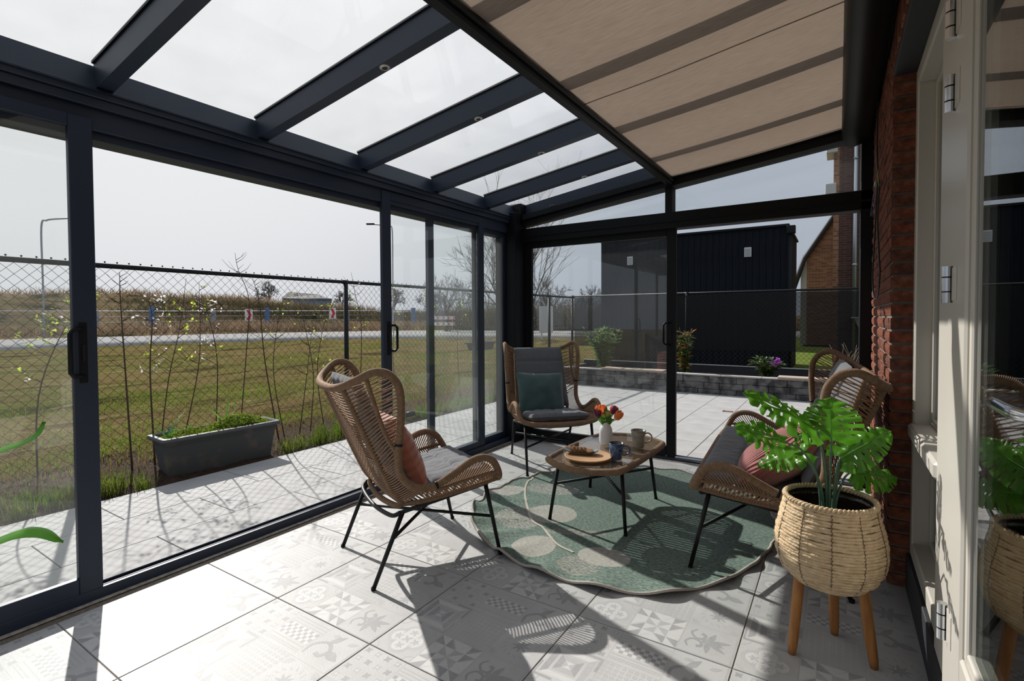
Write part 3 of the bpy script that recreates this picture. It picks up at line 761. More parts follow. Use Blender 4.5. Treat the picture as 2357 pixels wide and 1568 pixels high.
# dim room behind the glass
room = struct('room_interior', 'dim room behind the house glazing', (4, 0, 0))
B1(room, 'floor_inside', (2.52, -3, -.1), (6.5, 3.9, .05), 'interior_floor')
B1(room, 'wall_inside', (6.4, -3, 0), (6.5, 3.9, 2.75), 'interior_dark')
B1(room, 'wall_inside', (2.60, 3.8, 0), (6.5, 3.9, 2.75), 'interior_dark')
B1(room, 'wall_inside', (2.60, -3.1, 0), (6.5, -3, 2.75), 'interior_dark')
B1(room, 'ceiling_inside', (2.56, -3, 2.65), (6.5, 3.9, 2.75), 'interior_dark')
# ------------------------------------------------------------------ terrace paving outside
PZ = -.03
terrace = tag(obj('terrace_paving', MB().box((-2.265,-3.0,-.12), (-.79,3.25,PZ-.010)).box((-2.265,3.25,-.12), (4.6,7.48,PZ-.010)), 'paving_joint'), 'pale grey slab terrace around the veranda', kind='structure')
slab_cache = {}
def slab(xa, xb, ya, yb):
    k = (round(xb-xa, 3), round(yb-ya, 3))
    if k not in slab_cache:
        hx, hy = k[0]/2-.0025, k[1]/2-.0025
        slab_cache[k] = MB().bbox((-hx,-hy,-.03), (hx,hy,0), .002).mesh('paving_slab', ['paving'])
    link('paving_slab', slab_cache[k], terrace, ((xa+xb)/2, (ya+yb)/2, PZ+random.uniform(-.0008,.0008)))
rows = [(-2.265,-1.735,.045), (-1.735,-1.268,.50), (-1.268,-.792,.04)]
for xa, xb, off in rows:
    y = off-3.6
    while y < 3.2:
        a, b = max(y, -3.0), min(y+.9, 3.25)
        if b-a > .02: slab(xa, xb, a, b)
        y += .9
xs = [-2.265,-1.84,-1.375,-.91,-.445,.02,.485,.95,1.415,1.88,2.345,2.81,3.275,3.74,4.2,4.6]
for k in range(len(xs)-1):
    y = 3.25-(.45 if k % 2 else .02)-.1
    while y < 7.48:
        a, b = max(y, 3.25), min(y+.9, 7.48)
        if b-a > .02: slab(xs[k], xs[k+1], a, b)
        y += .9
tag(obj('terrace_drain', MB().bbox((.80,5.93,PZ-.008), (.93,6.03,PZ+.003), .002, 0).box((.83,5.94,PZ+.001), (.925,6.0,PZ+.0045), 1), ['anthracite_dark','drain_red']), 'small dark drain opening set in the terrace slabs', 'drain')

# ------------------------------------------------------------------ garden strip, field, road, bank
def gz(x, y):
    d = max(0, -2.3-x)
    z = -.05+.05*min(1, d/.4)
    if x < -3.4: z += .10*noise.noise(Vector((x*.6, y*.6, 0)))-.12*min(1, (-3.4-x)/8)
    return z
garden = obj('garden_bed', MB().grid(lambda u, v: ((x:=-2.262-u*1.2), (y:=-3+v*12.6), gz(x, y)+.025*noise.noise(Vector((x*6, y*6, 3)))+.012*noise.noise(Vector((x*17, y*17, 1)))-.008), 16, 150), 'soil')
tag(garden, 'strip of dark soil between the paving and the wire fence', kind='structure')
mb = MB()
def fz(x, y): return gz(x, y)+.05*noise.noise(Vector((x*.9, y*.9, 5)))+.03*noise.noise(Vector((x*3, y*3, 2)))
mb.grid(lambda u, v: ((x:=-3.02-46.3*u**1.7), (y:=-40+v*110), fz(x, y)-.07*max(0, 1-(-3.02-x)/.6)), 60, 150)
tag(obj('field', mb, 'field'), 'rough spring grass field beyond the fence', kind='structure')
mb = MB().grid(lambda u, v: (-3.4+u*60, 9.4+v*60, -.06+.04*noise.noise(Vector((u*40, v*40, 2)))), 30, 30)
tag(obj('neighbour_lawn', mb, 'grass_blade'), 'bright green lawn behind the back fence', kind='structure')
mb = MB().box((-60,-60,-1.2),(60,80,-.5))
tag(obj('ground', mb, 'field'), 'open ground under the field', kind='structure')
near = [(-33,-60),(-31,-20),(-29.1,8.9),(-26.3,18.5),(-20.5,24.5),(-12,29),(2,34),(30,42)]
far_ = [(-46,-60),(-43,-20),(-40.9,12.8),(-37.5,26.4),(-29,38),(-16,43),(0,46),(30,54)]
A = spline([(x, y, 0) for x, y in near], 8); Bv = spline([(x, y, 0) for x, y in far_], 8)
mb = MB(); vs = []
for a, b in zip(A, Bv):
    vs += [(a[0], a[1], -.35), (a[0]*.99+b[0]*.01, a[1]*.99+b[1]*.01, -.02), (a[0]*.75+b[0]*.25, a[1]*.75+b[1]*.25, .03), (b[0]*.75+a[0]*.25, b[1]*.75+a[1]*.25, .03), (b[0], b[1], .02)]
mb.add(vs, [(5*i+k, 5*i+k+1, 5*i+k+6, 5*i+k+5) for i in range(len(A)-1) for k in range(4)], 0, None, True)
tag(obj('road', mb, 'road'), 'pale concrete road across the field', kind='structure')
mb = MB()
def bank_pt(u, v):
    i = u*(len(Bv)-1); k = min(int(i), len(Bv)-2); p = Bv[k]*(1-i+k)+Bv[k+1]*(i-k)
    out = unit(np.array([p[0], p[1]-0.0, 0])+V(0,-8,0)*0); out = unit(V(p[0]-2, p[1]+1, 0))
    d = v*60; q = p+out*(d+.3)
    prof = np.interp(d, [0, 3, 7, 13, 18, 60], [0, .2, .8, 2.7, 3.5, 3.7])
    k2 = np.interp(math.degrees(math.atan2(-(p[0]-2.1), p[1]+1.3)), [-10, 30, 45, 52, 62, 90], [.3, .35, .5, .66, 1.0, 1.05])
    z = prof*k2+.5*noise.noise(Vector((q[0]*.16, q[1]*.16, 0)))*min(1, d/6)+.25*noise.noise(Vector((q[0]*.6, q[1]*.6, 4)))*min(1, d/6)
    return (q[0], q[1], z-.02)
mb.grid(bank_pt, 150, 60)
tag(obj('embankment', mb, 'bank'), 'long dry grassy bank behind the road', kind='structure')

# ------------------------------------------------------------------ chain-link fences
def chain(mb, org, du, length, z0, z1, a=.0425, r=.0023, tips=True):
    org, du = V(*org), V(*du); nrm_ = V(-du[1], du[0], 0); n = int(length/a); m = int((z1-z0)/a)
    vs, fs = [], []
    for k in range(n):
        base = len(vs); pts = []
        for j in range(m+1):
            off = (k + ((j+k) % 2))*a
            pts.append(org+du*off+V(0,0,z0+j*a)+nrm_*(.0035 if j % 2 else -.0035))
        if tips and k % 2 == 0: pts.append(pts[-1]+V(0,0,.03))
        for p in pts:
            vs += [p+nrm_*r, p+du*r*.87-nrm_*r*.5, p-du*r*.87-nrm_*r*.5]
        for j in range(len(pts)-1):
            b = base+3*j
            for i in range(3): fs.append((b+i, b+(i+1)%3, b+3+(i+1)%3, b+3+i))
    mb.add(vs, fs, 0, None, True)
    return mb
FTOP = 1.70
fence1 = thing('chain_link_fence', 'black chain-link fence along the garden strip facing the road', 'fence', (-3.0, 3, 0))
tag(obj('wire_mesh', chain(MB(), (-3.0,-3.0,0), (0,1,0), 12.2, .02, FTOP+.005), 'wire', fence1), kind='stuff')
obj('top_rail', MB().tube([(-2.972,-3,FTOP-.005),(-2.972,9.2,FTOP-.005)], .021, 10), 'fence_metal', fence1)
mb = MB()
for k in range(143):
    y = -3+k*.085; z = FTOP+.030; x = -3.0
    mb.add([(x-.005,y,z),(x+.005,y,z),(x,y-.009,z),(x,y+.009,z),(x,y,z+.007),(x,y,z-.012)], [(0,2,4),(2,1,4),(1,3,4),(3,0,4),(2,0,5),(1,2,5),(3,1,5),(0,3,5)])
tag(obj('wire_knuckles', mb, 'wire', fence1), kind='stuff')
for y in (-2.4, .2, 2.81, 5.42, 8.0):
    p = obj('post', MB().tube([(-2.965,y,-.3),(-2.965,y,FTOP-.02)], .027, 12), 'fence_metal', fence1)
    obj('rail_clamp', MB().tube([(-2.972,y-.04,FTOP-.005),(-2.972,y+.04,FTOP-.005)], .026, 10), 'fence_metal', p)
fence2 = thing('chain_link_fence', 'black chain-link fence behind the raised stone bed', 'fence', (0, 9.2, 0))
tag(obj('wire_mesh', chain(MB(), (-3.0,9.2,0), (1,0,0), 8.4, -.02, FTOP+.03, r=.0030), 'wire', fence2), kind='stuff')
obj('top_rail', MB().tube([(-3.0,9.17,FTOP+.02),(5.4,9.17,FTOP+.02)], .021, 10), 'fence_metal', fence2)
for x in (-3.0, -.46, 2.9, 5.3):
    p = obj('post', MB().tube([(x,9.165,-.3),(x,9.165,FTOP+.04)], .027, 12), 'fence_metal', fence2)
    obj('rail_clamp', MB().tube([(x-.04,9.17,FTOP+.02),(x+.04,9.17,FTOP+.02)], .026, 10), 'fence_metal', p)
mb = MB().grid(lambda u, v: (-2.93+u*8.2, 9.13+.010*math.sin(u*30)*v, .60+.012*math.sin(u*17)+v*1.085), 60, 8)
tag(obj('privacy_screen', mb, 'privacy_mesh'), 'black mesh privacy cloth hung on the back fence', 'screen')

# ------------------------------------------------------------------ long trough planter by the fence
PT = thing('trough_planter', 'long weathered grey trough planter standing by the fence', 'planter', (-2.56, 1.06, -.05), math.radians(-3))
def trough_ring(hx, hy, z, r=.03, n=4):
    P = []
    for sx, sy, a0 in ((1,1,0),(-1,1,PI/2),(-1,-1,PI),(1,-1,1.5*PI)):
        for k in range(n+1):
            a = a0+PI/2*k/n; P.append((sx*(hx-r)+r*math.cos(a), sy*(hy-r)+r*math.sin(a), z))
    return P
def loft(mb, rings, mi=0, capb=False, capt=False):
    n = len(rings[0]); vs = [p for r in rings for p in r]
    fs = [(i*n+k, i*n+(k+1)%n, (i+1)*n+(k+1)%n, (i+1)*n+k) for i in range(len(rings)-1) for k in range(n)]
    if capb: fs.append(tuple(reversed(range(n))))
    if capt: fs.append(tuple(range((len(rings)-1)*n, len(rings)*n)))
    return mb.add(vs, fs, mi)
obj('body', loft(MB(), [trough_ring(.115,.425,0), trough_ring(.14,.462,.26), trough_ring(.148,.468,.275), trough_ring(.150,.470,.30), trough_ring(.135,.455,.30), trough_ring(.13,.45,.24)], 0, True), 'trough_grey', PT, world=False)
obj('rim', loft(MB(), [trough_ring(.150,.470,.298), trough_ring(.172,.493,.302), trough_ring(.178,.499,.315), trough_ring(.172,.493,.333), trough_ring(.150,.470,.337), trough_ring(.138,.458,.325), trough_ring(.138,.458,.295)]), 'trough_rim', PT, world=False)
obj('soil', MB().grid(lambda u, v: (-.133+u*.266, -.452+v*.904, .272+.02*noise.noise(Vector((u*4, v*9, 1)))), 8, 24), 'soil', PT, world=False)
random.seed(3)
M_pt = PW(PT)
def moss_plant(name, label, y0, y1, h, seed):
    random.seed(seed); mb = MB()
    for k in range(3400):
        y = random.uniform(y0, y1); x = random.uniform(-.128, .128)
        t = (y-y0)/(y1-y0); hh = h*(.35+.65*math.sin(PI*t))*(1-.5*abs(x)/.13)
        p = V(x, y, .285+hh*random.random()**.5); a = random.uniform(0, 2*PI); l = random.uniform(.010,.020); n_ = unit(V(random.gauss(0,1), random.gauss(0,1), 1.2))
        e = unit(np.cross(n_, V(math.cos(a), math.sin(a), .1))); g = np.cross(n_, e)
        mb.add([p-e*l*.5, p+g*l*.5, p+e*l, p-g*l*.5], [(0,1,2,3)])
    mb.v = [tuple(M_pt @ Vector(p)) for p in mb.v]
    return tag(obj(name, mb, 'moss'), label, 'plant')
moss_plant('trailing_plant', 'low yellow-green trailing plant filling the front of the trough', -.44, -.02, .085, 4)
moss_plant('trailing_plant', 'taller bushy green trailing plant filling the back half of the trough', -.10, .44, .15, 5)
def blade_tuft(name, label, cat, pos, blades, m, w=.008, flower=None):
    mb = MB()
    for (ang, lean, L) in blades:
        d = V(math.cos(ang), math.sin(ang), 0); s_ = V(-d[1], d[0], 0); P = []; L = L*1.75
        for k in range(5):
            t = k/4; c = V(*pos)+d*lean*L*t**1.6+V(0,0,L*(t-.25*lean*t*t)); ww = w*(1-t**2*.95); P += [c-s_*ww, c+s_*ww]
        mb.add(P, [(2*k, 2*k+1, 2*k+3, 2*k+2) for k in range(4)], 0, None, True)
    o = tag(obj(name, mb, m), label, cat)
    return o
def tp(y, x=0): return tuple(M_pt @ Vector((x, y, .27)))
blade_tuft('hyacinth_shoot', 'bright green spreading bulb shoots with blue flower at the trough end', 'plant', tp(-.40), [(2.2,.9,.17),(1.0,.4,.15),(-1.8,1.0,.16),(.3,.8,.12),(3.6,.7,.12),(1.6,.1,.12)], 'leaf_strap', .011)
h_ = MB()
for k in range(26):
    p = V(*tp(-.385))+V(random.gauss(0,.012), random.gauss(0,.016), .085+random.uniform(0,.055)); h_.lathe([(.0005,-.005),(.005,0),(.0005,.005)], 6); h_.v[-18:] = [tuple(V(*q)+p) for q in h_.v[-18:]]
tag(obj('hyacinth_flower', h_, 'hyacinth'), 'small blue hyacinth flower head in the trough', 'flower')
blade_tuft('bulb_shoot', 'upright clump of narrow green bulb leaves midway along the trough', 'plant', tp(.08,-.05), [(.6,.5,.17),(2.4,.5,.18),(1.5,.15,.21),(-1.2,.6,.16),(3.8,.4,.17),(.2,.9,.14),(1.1,.3,.2)], 'leaf_strap', .011)
blade_tuft('bulb_shoot', 'pair of thin green leaves leaning left near the trough middle', 'plant', tp(-.16,-.02), [(-1.4,.9,.13),(-1.9,.7,.11)], 'leaf_strap', .010)

# ------------------------------------------------------------------ saplings against the fence
SAP = [
 [(0.501,-.04),(0.458,0.845),(0.439,1.378),(0.435,1.639)], [(0.659,.0),(0.613,0.795),(0.638,1.235),(0.631,1.419)],
 [(0.69,.0),(0.794,0.701),(0.872,1.156),(0.942,1.621)], [(0.82,.0),(0.977,0.76),(1.006,1.153),(1.025,1.587)],
 [(1.11,.0),(1.153,0.824),(1.114,1.231),(1.063,1.39)], [(1.36,.0),(1.435,0.972),(1.457,1.441),(1.385,1.733),(1.337,1.883)],
 [(1.76,.0),(1.666,0.826),(1.575,1.4),(1.513,1.657)], [(1.87,.0),(1.74,0.686),(1.806,1.179),(1.885,1.452)],
 [(2.181,0.0),(2.224,0.64),(2.14,1.221),(2.066,1.551)], [(2.37,0.0),(2.285,0.634),(2.403,1.169),(2.514,1.418)],
 [(2.82,.0),(2.844,1.109),(2.798,1.528),(2.725,1.795)], [(2.03,0.0),(2.105,0.746),(2.195,1.22)],
 [(-.12,0),(-.10,.7),(.06,1.2),(.22,1.42)], [(3.5,0),(3.45,.8),(3.55,1.35),(3.5,1.75)], [(4.1,0),(4.2,.7),(4.1,1.4),(4.15,1.8)], [(4.8,0),(4.75,.9),(4.85,1.6)], [(6.0,0),(6.1,.8),(6.0,1.5)], [(7.0,0),(7.1,.8),(7.05,1.6)] ]
SAP_LAB = ['thin bare sapling at the near end of the trough', 'blossoming sapling behind the near end of the trough', 'slanting sapling with yellow-green leaves behind the trough',
 'sapling with budding side twigs behind the trough', 'short blossoming sapling behind the trough middle', 'tallest bare twig rising well above the fence rail', 'dark slanting sapling behind the far end of the trough',
 'forked twiggy sapling just past the trough', 'leaning sapling halfway between trough and fence post', 'thin forked sapling just before the fence post', 'sapling with budding tip right beside the fence post', 'short bare sapling beyond the trough',
 'leafy blossoming sapling half hidden by the door post', 'sapling seen through the first stacked glass door', 'budding sapling seen through the middle glass door', 'thin sapling by the second fence post', 'sapling behind the wing chair in the corner', 'sapling near the far fence corner']
leafy = {1:('blossom',34), 2:('spring_leaf',60), 3:('spring_leaf',46), 4:('blossom',34), 7:('spring_leaf',30), 8:('spring_leaf',14), 9:('spring_leaf',50), 10:('spring_leaf',36), 12:('spring_leaf',190), 13:('spring_leaf',40), 14:('spring_leaf',50), 15:('spring_leaf',26), 16:('spring_leaf',30), 17:('spring_leaf',30)}
for k, pts in enumerate(SAP):
    random.seed(100+k); x = -2.80+random.uniform(-.05,.05)
    if k == 12: x = -2.75
    P = spline([(x+.04*random.uniform(-1,1), y, z) for y, z in pts], 6); n_ = len(P)
    t_ = thing('sapling', SAP_LAB[k], 'sapling', (x, pts[0][0], 0), group='young saplings along the wire fence')
    r0 = .0085 if k in (0,6,1) else .0062
    obj('stem', MB().tube(P, [r0*(1-.75*i/(n_-1)) for i in range(n_)], 6), 'bark', t_)
    tw = MB(); ends = []
    for q in range(14 if k != 12 else 26):
        i = random.randrange(n_//3, n_-1); s_ = P[i]; a = random.choice((-1,1)); L = random.uniform(.10,.34)*(1.2-i/n_)
        e1 = s_+V(random.uniform(-.05,.05), a*L*.5, L*.35); e2 = e1+V(random.uniform(-.03,.03), a*L*.35, L*.45)
        tw.tube([s_, e1, e2], [.0026,.0018,.0009], 4); ends += [s_*.3+e1*.7, e1, e1*.5+e2*.5, e2]
    tag(obj('twigs', tw, 'bark', t_), kind='stuff')
    if k in leafy:
        m_, cnt = leafy[k]; lf = MB()
        for q in range(cnt):
            c = random.choice(ends)+V(*[random.gauss(0,.012) for _ in range(3)]); l = random.uniform(.016,.034); d = unit(V(*[random.gauss(0,1) for _ in range(3)])); e = unit(np.cross(d, V(.3,.5,.8)))
            lf.add([c-d*l*.4, c+e*l*.38, c+d*l*.8, c-e*l*.38], [(0,1,2,3)])
        tag(obj('leaves' if 'leaf' in m_ else 'blossom', lf, m_, t_), kind='stuff')
        if k in (12, 1, 4):
            lf = MB()
            for q in range(45):
                c = random.choice(ends)+V(*[random.gauss(0,.015) for _ in range(3)]); l = random.uniform(.012,.022); d = unit(V(*[random.gauss(0,1) for _ in range(3)])); e = unit(np.cross(d, V(.3,.5,.8)))
                lf.add([c-d*l*.6, c+e*l*.6, c+d*l*.6, c-e*l*.6], [(0,1,2,3)])
            tag(obj('blossom', lf, 'blossom', t_), kind='stuff')
# grass along the strip
def grass(name, label, n, fx, m, hmin, hmax, seed, w=.003):
    random.seed(seed); mb = MB()
    for k in range(n):
        x, y = fx(); z = gz(x, y)-.01; L = random.uniform(hmin, hmax); a = random.uniform(0, 2*PI); b = random.uniform(.1,.7)*L
        s_ = V(math.cos(a+PI/2), math.sin(a+PI/2), 0)*w; d = V(math.cos(a), math.sin(a), 0)
        p = V(x, y, z); q = p+d*b*.35+V(0,0,L*.6); t = p+d*b+V(0,0,L)
        mb.add([p-s_, p+s_, q+s_*.8, q-s_*.8, t], [(0,1,2,3),(3,2,4)])
    return tag(obj(name, mb, m), label, 'grass', None, 'stuff')
random.seed(20)
clumps = [(-2.36-abs(random.gauss(0,.16)), random.uniform(-1.5, 9), random.uniform(.5,1.3)) for _ in range(90)]
clumps = [q for q in clumps if not (.35 < q[1] < 1.62 and q[0] > -2.95)]
clumps = clumps + [(-2.42,y,1.5) for y in (1.68,1.80,1.95,2.1,2.25,3.0,3.8,4.3,4.6,5.2)] + [(-2.35,.40,.5),(-2.38,.15,.9)]
def fx_clump():
    c = random.choice(clumps); s_ = .035*c[2]; return min(-2.275, c[0]+random.gauss(0,s_)), c[1]+random.gauss(0,s_*1.6)
grass('grass_tufts', 'green grass tufts along the edge of the paving', 5200, fx_clump, 'grass_blade', .05, .17, 21)
grass('grass_tufts', 'dry straw grass under the wire fence', 2600, lambda: (random.uniform(-3.5,-2.7), random.uniform(-1,9)), 'grass_dry', .05, .20, 22, .0025)
fcl = [(-3.15-8*random.random()**1.7, random.uniform(-2,14)) for _ in range(420)]
def fx_f():
    c = random.choice(fcl); return min(-3.06, c[0]+random.gauss(0,.14)), c[1]+random.gauss(0,.22)
grass('grass_tufts', 'mixed grass growing in the field close to the fence', 15000, fx_f, 'grass_blade', .03, .10, 23, .004)
grass('grass_tufts', 'dry grass growing in the field close to the fence', 9000, lambda: (-3.1-8*random.random()**1.6, random.uniform(-2,14)), 'grass_dry', .03, .10, 24, .004)
mb = MB()
random.seed(8)
g_sp = thing('garden_spotlight', 'small dark garden spotlight lying in the soil by the paving', 'lamp', (-2.42, 3.36, -.02))
obj('housing', MB().tube([(-2.46,3.30,.03),(-2.40,3.40,.05)], .035, 12), 'black_metal', g_sp)
obj('lens', MB().tube([(-2.399,3.402,.050),(-2.396,3.406,.051)], .030, 12), 'lamp_lens', g_sp)
def hang_trough(label, c, dx, dy, h=.13):
    t_ = thing('hanging_planter', label, 'planter', (c[0], c[1], c[2]))
    obj('body', loft(MB(), [[(c[0]+sx*dx*.42, c[1]+sy*dy*.42, c[2]) for sx, sy in ((1,1),(-1,1),(-1,-1),(1,-1))], [(c[0]+sx*dx*.5, c[1]+sy*dy*.5, c[2]+h) for sx, sy in ((1,1),(-1,1),(-1,-1),(1,-1))], [(c[0]+sx*dx*.47, c[1]+sy*dy*.46, c[2]+h) for sx, sy in ((1,1),(-1,1),(-1,-1),(1,-1))], [(c[0]+sx*dx*.45, c[1]+sy*dy*.43, c[2]+h*.7) for sx, sy in ((1,1),(-1,1),(-1,-1),(1,-1))]], 0, True, True), 'trough_grey', t_)
    obj('rim', loft(MB(), [[(c[0]+sx*dx*q, c[1]+sy*dy*(q+.04 if q > .5 else q), c[2]+z) for sx, sy in ((1,1),(-1,1),(-1,-1),(1,-1))] for q, z in ((.5,h-.02),(.54,h-.018),(.54,h+.002),(.46,h+.002))]), 'trough_rim', t_)
hang_trough('small grey trough hooked on the roadside fence', (-2.86, 5.45, .72), .18, .55)
hang_trough('small grey trough hooked on the back fence by the brick wall', (2.75, 8.98, 1.06), .85, .22, .17)

# ------------------------------------------------------------------ raised stone bed at the end of the terrace
bed = tag(obj('raised_bed', MB().box((-2.5,7.50,-.1), (3.6,7.58,.26)).box((-2.5,7.58,-.1), (-2.42,9.0,.26)), 'paving_joint'), 'raised garden bed of rough grey stone blocks', kind='structure')
random.seed(5)
for c in range(3):
    x = -2.5-(.2 if c % 2 else 0)
    while x < 3.6:
        L = random.choice((.30,.36,.42,.24)); a, b = max(x, -2.5), min(x+L, 3.6)
        if b-a > .03:
            d = random.uniform(-.012,.012)
            obj('stone_block', MB().bbox((a+.003, 7.46+d, -.05+c*.106), (b-.003, 7.60, -.05+(c+1)*.106-.004), .007), 'stone', bed)
        x += L
x = -2.5
while x < 3.55:
    obj('capstone', MB().bbox((x+.002,7.452,.268),(min(x+.6,3.6)-.002,7.60,.292),.004), 'stone_cap', bed); x += .6
obj('back_edge', MB().bbox((-2.5,8.70,.05),(3.6,8.76,.33),.004), 'plinth', bed)
obj('back_edge_cap', MB().bbox((-2.5,8.69,.33),(3.6,8.77,.345),.003), 'stone_cap', bed)
obj('soil', MB().grid(lambda u, v: (-2.42+u*6.0, 7.58+v*1.14, .20+.03*noise.noise(Vector((u*20, v*5, 0)))), 50, 10), 'soil', bed)
for lab, xa, xb in (('pale wooden plank lying on the stone bed behind the glass door', -1.55, -.42), ('weathered wooden plank lying on the stone bed near the brick wall', 1.33, 2.1)):
    tag(obj('plank', MB().bbox((xa,7.40,.294),(xb,7.66,.322),.005), 'plank_wood'), lab, 'plank')
def shrub(name, label, base, h, rad, nst, m_leaf, lw, ll, seed, m2=None, per=26, group=None):
    random.seed(seed); t_ = thing(name, label, 'shrub', base, group=group); st = MB(); lf = MB(); lf2 = MB(); bz = V(*base)
    for k in range(nst):
        a = random.uniform(0, 2*PI); r = rad*random.uniform(.2,1); H = h*random.uniform(.7,1)
        P = [bz, bz+V(math.cos(a)*r*.35, math.sin(a)*r*.35, H*.5), bz+V(math.cos(a)*r, math.sin(a)*r, H)]; P = spline(P, 5); st.tube(P, .006, 5)
        for q in range(per):
            i = random.uniform(.08,1); c = P[min(int(i*(len(P)-1)), len(P)-1)]; b = random.uniform(0, 2*PI); el = random.uniform(-.1,1.0)
            d = unit(V(math.cos(b), math.sin(b), el)); s_ = unit(np.cross(d, V(0,0,1)))*lw; L = ll*random.uniform(.7,1.15)
            mid = c+d*L*.5+V(0,0,.006); tip = c+d*L-V(0,0,L*.15)
            (lf2 if m2 and random.random() < .3 else lf).add([c, mid+s_, tip, mid-s_], [(0,1,2),(0,2,3)])
    obj('stems', st, 'bark', t_); tag(obj('foliage', lf, m_leaf, t_), kind='stuff')
    if m2: tag(obj('young_foliage', lf2, m2, t_), kind='stuff')
    return t_
shrub('oleander', 'oleander shrub with long narrow leaves behind the glass door', (-1.78,8.05,.22), .90, .44, 24, 'shrub_oleander', .013, .15, 41, None, 40)
shrub('magnolia_shrub', 'glossy shrub with orange-backed leaves in the stone bed', (-.20,8.0,.22), .92, .26, 14, 'shrub_green', .028, .13, 42, 'shrub_orange', 26)
rh = shrub('rhododendron', 'low rhododendron with a purple bloom in the stone bed', (1.12,8.0,.22), .38, .30, 16, 'shrub_green', .024, .12, 43, None, 20)
fl = MB()
random.seed(44)
for k in range(60):
    c = V(1.27,7.86,.52)+V(random.gauss(0,.035), random.gauss(0,.025), random.gauss(0,.035)); d = unit(V(random.gauss(0,1), random.gauss(0,1)-.8, random.gauss(0,1))); e = unit(np.cross(d, V(.2,.3,.9)))*.022
    fl.add([c-e, c+d*.025, c+e, c-d*.02], [(0,1,2,3)])
tag(obj('bloom', fl, 'flower_purple', rh), kind='stuff')
dry = thing('dead_perennial', 'bare dry stems of a dead plant at the bed end', 'plant', (2.25,8.0,.22)); mb = MB(); random.seed(45)
for k in range(22):
    a = random.uniform(0, 2*PI); H = random.uniform(.3,.66); p = V(2.25+random.uniform(-.12,.12), 8.0, .2)
    mb.tube(spline([p, p+V(math.cos(a)*.06, math.sin(a)*.06, H*.6), p+V(math.cos(a)*.20, math.sin(a)*.12, H)], 3), [.005,.0045,.004,.0035,.003,.0025,.002], 4)
obj('stems', mb, 'dry_stem', dry)

# ------------------------------------------------------------------ black shed and brick houses behind the back fence
shed = thing('garden_shed', 'large black timber shed behind the back fence', 'shed', (-1, 11.5, 0))
obj('core', MB().box((-3.26,11.54,-.1),(1.14,14.5,3.27)), 'shed_board', shed)
x = -3.28; random.seed(6)
bm_ = MB().bbox((0,-.012,0),(.137,.012,3.27),.005).mesh('cladding_board', ['shed_board'])
while x < 1.13:
    link('cladding_board', bm_, shed, (x+1, 0+random.uniform(-.004,.004)+.025, 0)); x += .143
obj('roof_trim', MB().bbox((-3.32,11.46,3.25),(1.18,14.55,3.30),.004), 'shed_trim', shed)
obj('downpipe', MB().tube([(1.20,11.50,0),(1.20,11.50,3.1)], .04, 10), 'shed_trim', shed)
obj('hopper', MB().bbox((1.13,11.42,3.08),(1.30,11.58,3.25),.008), 'shed_trim', shed)
for xc, zc in ((-2.47,2.71),(.34,2.73)):
    v_ = obj('vent', MB().bbox((xc-.075,11.485,zc-.11),(xc+.075,11.512,zc+.11),.004), 'vent_white', shed)
    for q in range(6): obj('louvre', MB().box((xc-.058,11.478,zc-.085+q*.030),(xc+.058,11.486,zc-.085+q*.030+.012)), 'galv', v_)
hs = thing('brick_house', 'brick house in shaded colours with grey downpipe behind the back fence', 'house', (4, 15, 0))
obj('wall', MB().box((2.03,15,-.1),(9,22,7.0)), 'house_brick_shaded', hs)
obj('sunlit_corner_strip', MB().box((1.97,14.97,-.1),(2.10,15.4,7.0)), 'house_brick_lit', hs)  # strip in the lit brick colour paints the sunlit return side
obj('downpipe', MB().tube([(2.46,14.90,0),(2.46,14.90,7.0)], .05, 12), 'zinc', hs)
for z in (2.6, 4.05, 5.4): obj('pipe_bracket', MB().tube([(2.46,14.90,z-.03),(2.46,14.90,z+.03)], .062, 12), 'zinc', hs)
obj('eaves', MB().bbox((1.78,14.8,4.52),(2.03,15.6,4.80),.01), 'house_trim', hs)
obj('eaves', MB().bbox((1.80,14.8,5.62),(2.06,15.6,5.90),.01), 'house_trim', hs)
for k, (x, z) in enumerate(((3.2,1.0),(5.0,1.0))):
    w_ = obj('window', MB().bbox((x,14.95,z),(x+1.0,15.02,z+1.4),.01), 'house_trim', hs); obj('pane', MB().box((x+.07,14.94,z+.07),(x+.93,14.955,z+1.33)), 'interior_dark', w_)
h2 = thing('gabled_house', 'orange brick gable with dark sloping roof beyond the shed', 'house', (3, 24, 0))
gp = [(.95,0),(.95,3.85),(2.0,5.5),(3.4,7.6),(8,7.6),(8,0)]
mb = MB(); n_ = len(gp); mb.add([(x,24,z) for x, z in gp]+[(x,30,z) for x, z in gp], [tuple(range(n_)), tuple(reversed(range(n_, 2*n_)))]+[(i, n_+i, n_+(i+1)%n_, (i+1)%n_) for i in range(n_)])
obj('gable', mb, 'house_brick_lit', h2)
obj('verge', MB().tube([(.30,23.9,1.9),(.86,23.9,3.72),(1.95,23.9,5.48),(3.4,23.9,7.7)], .11, 6), 'roof_tile', h2)
obj('side_wall', MB().box((.72,24.05,0),(.96,29,3.6)), 'house_trim', h2)
tag(obj('far_chimney', MB().box((.50,30,0),(.78,31,4.5)), 'roof_tile'), 'dark narrow chimney between shed and gable', 'chimney')

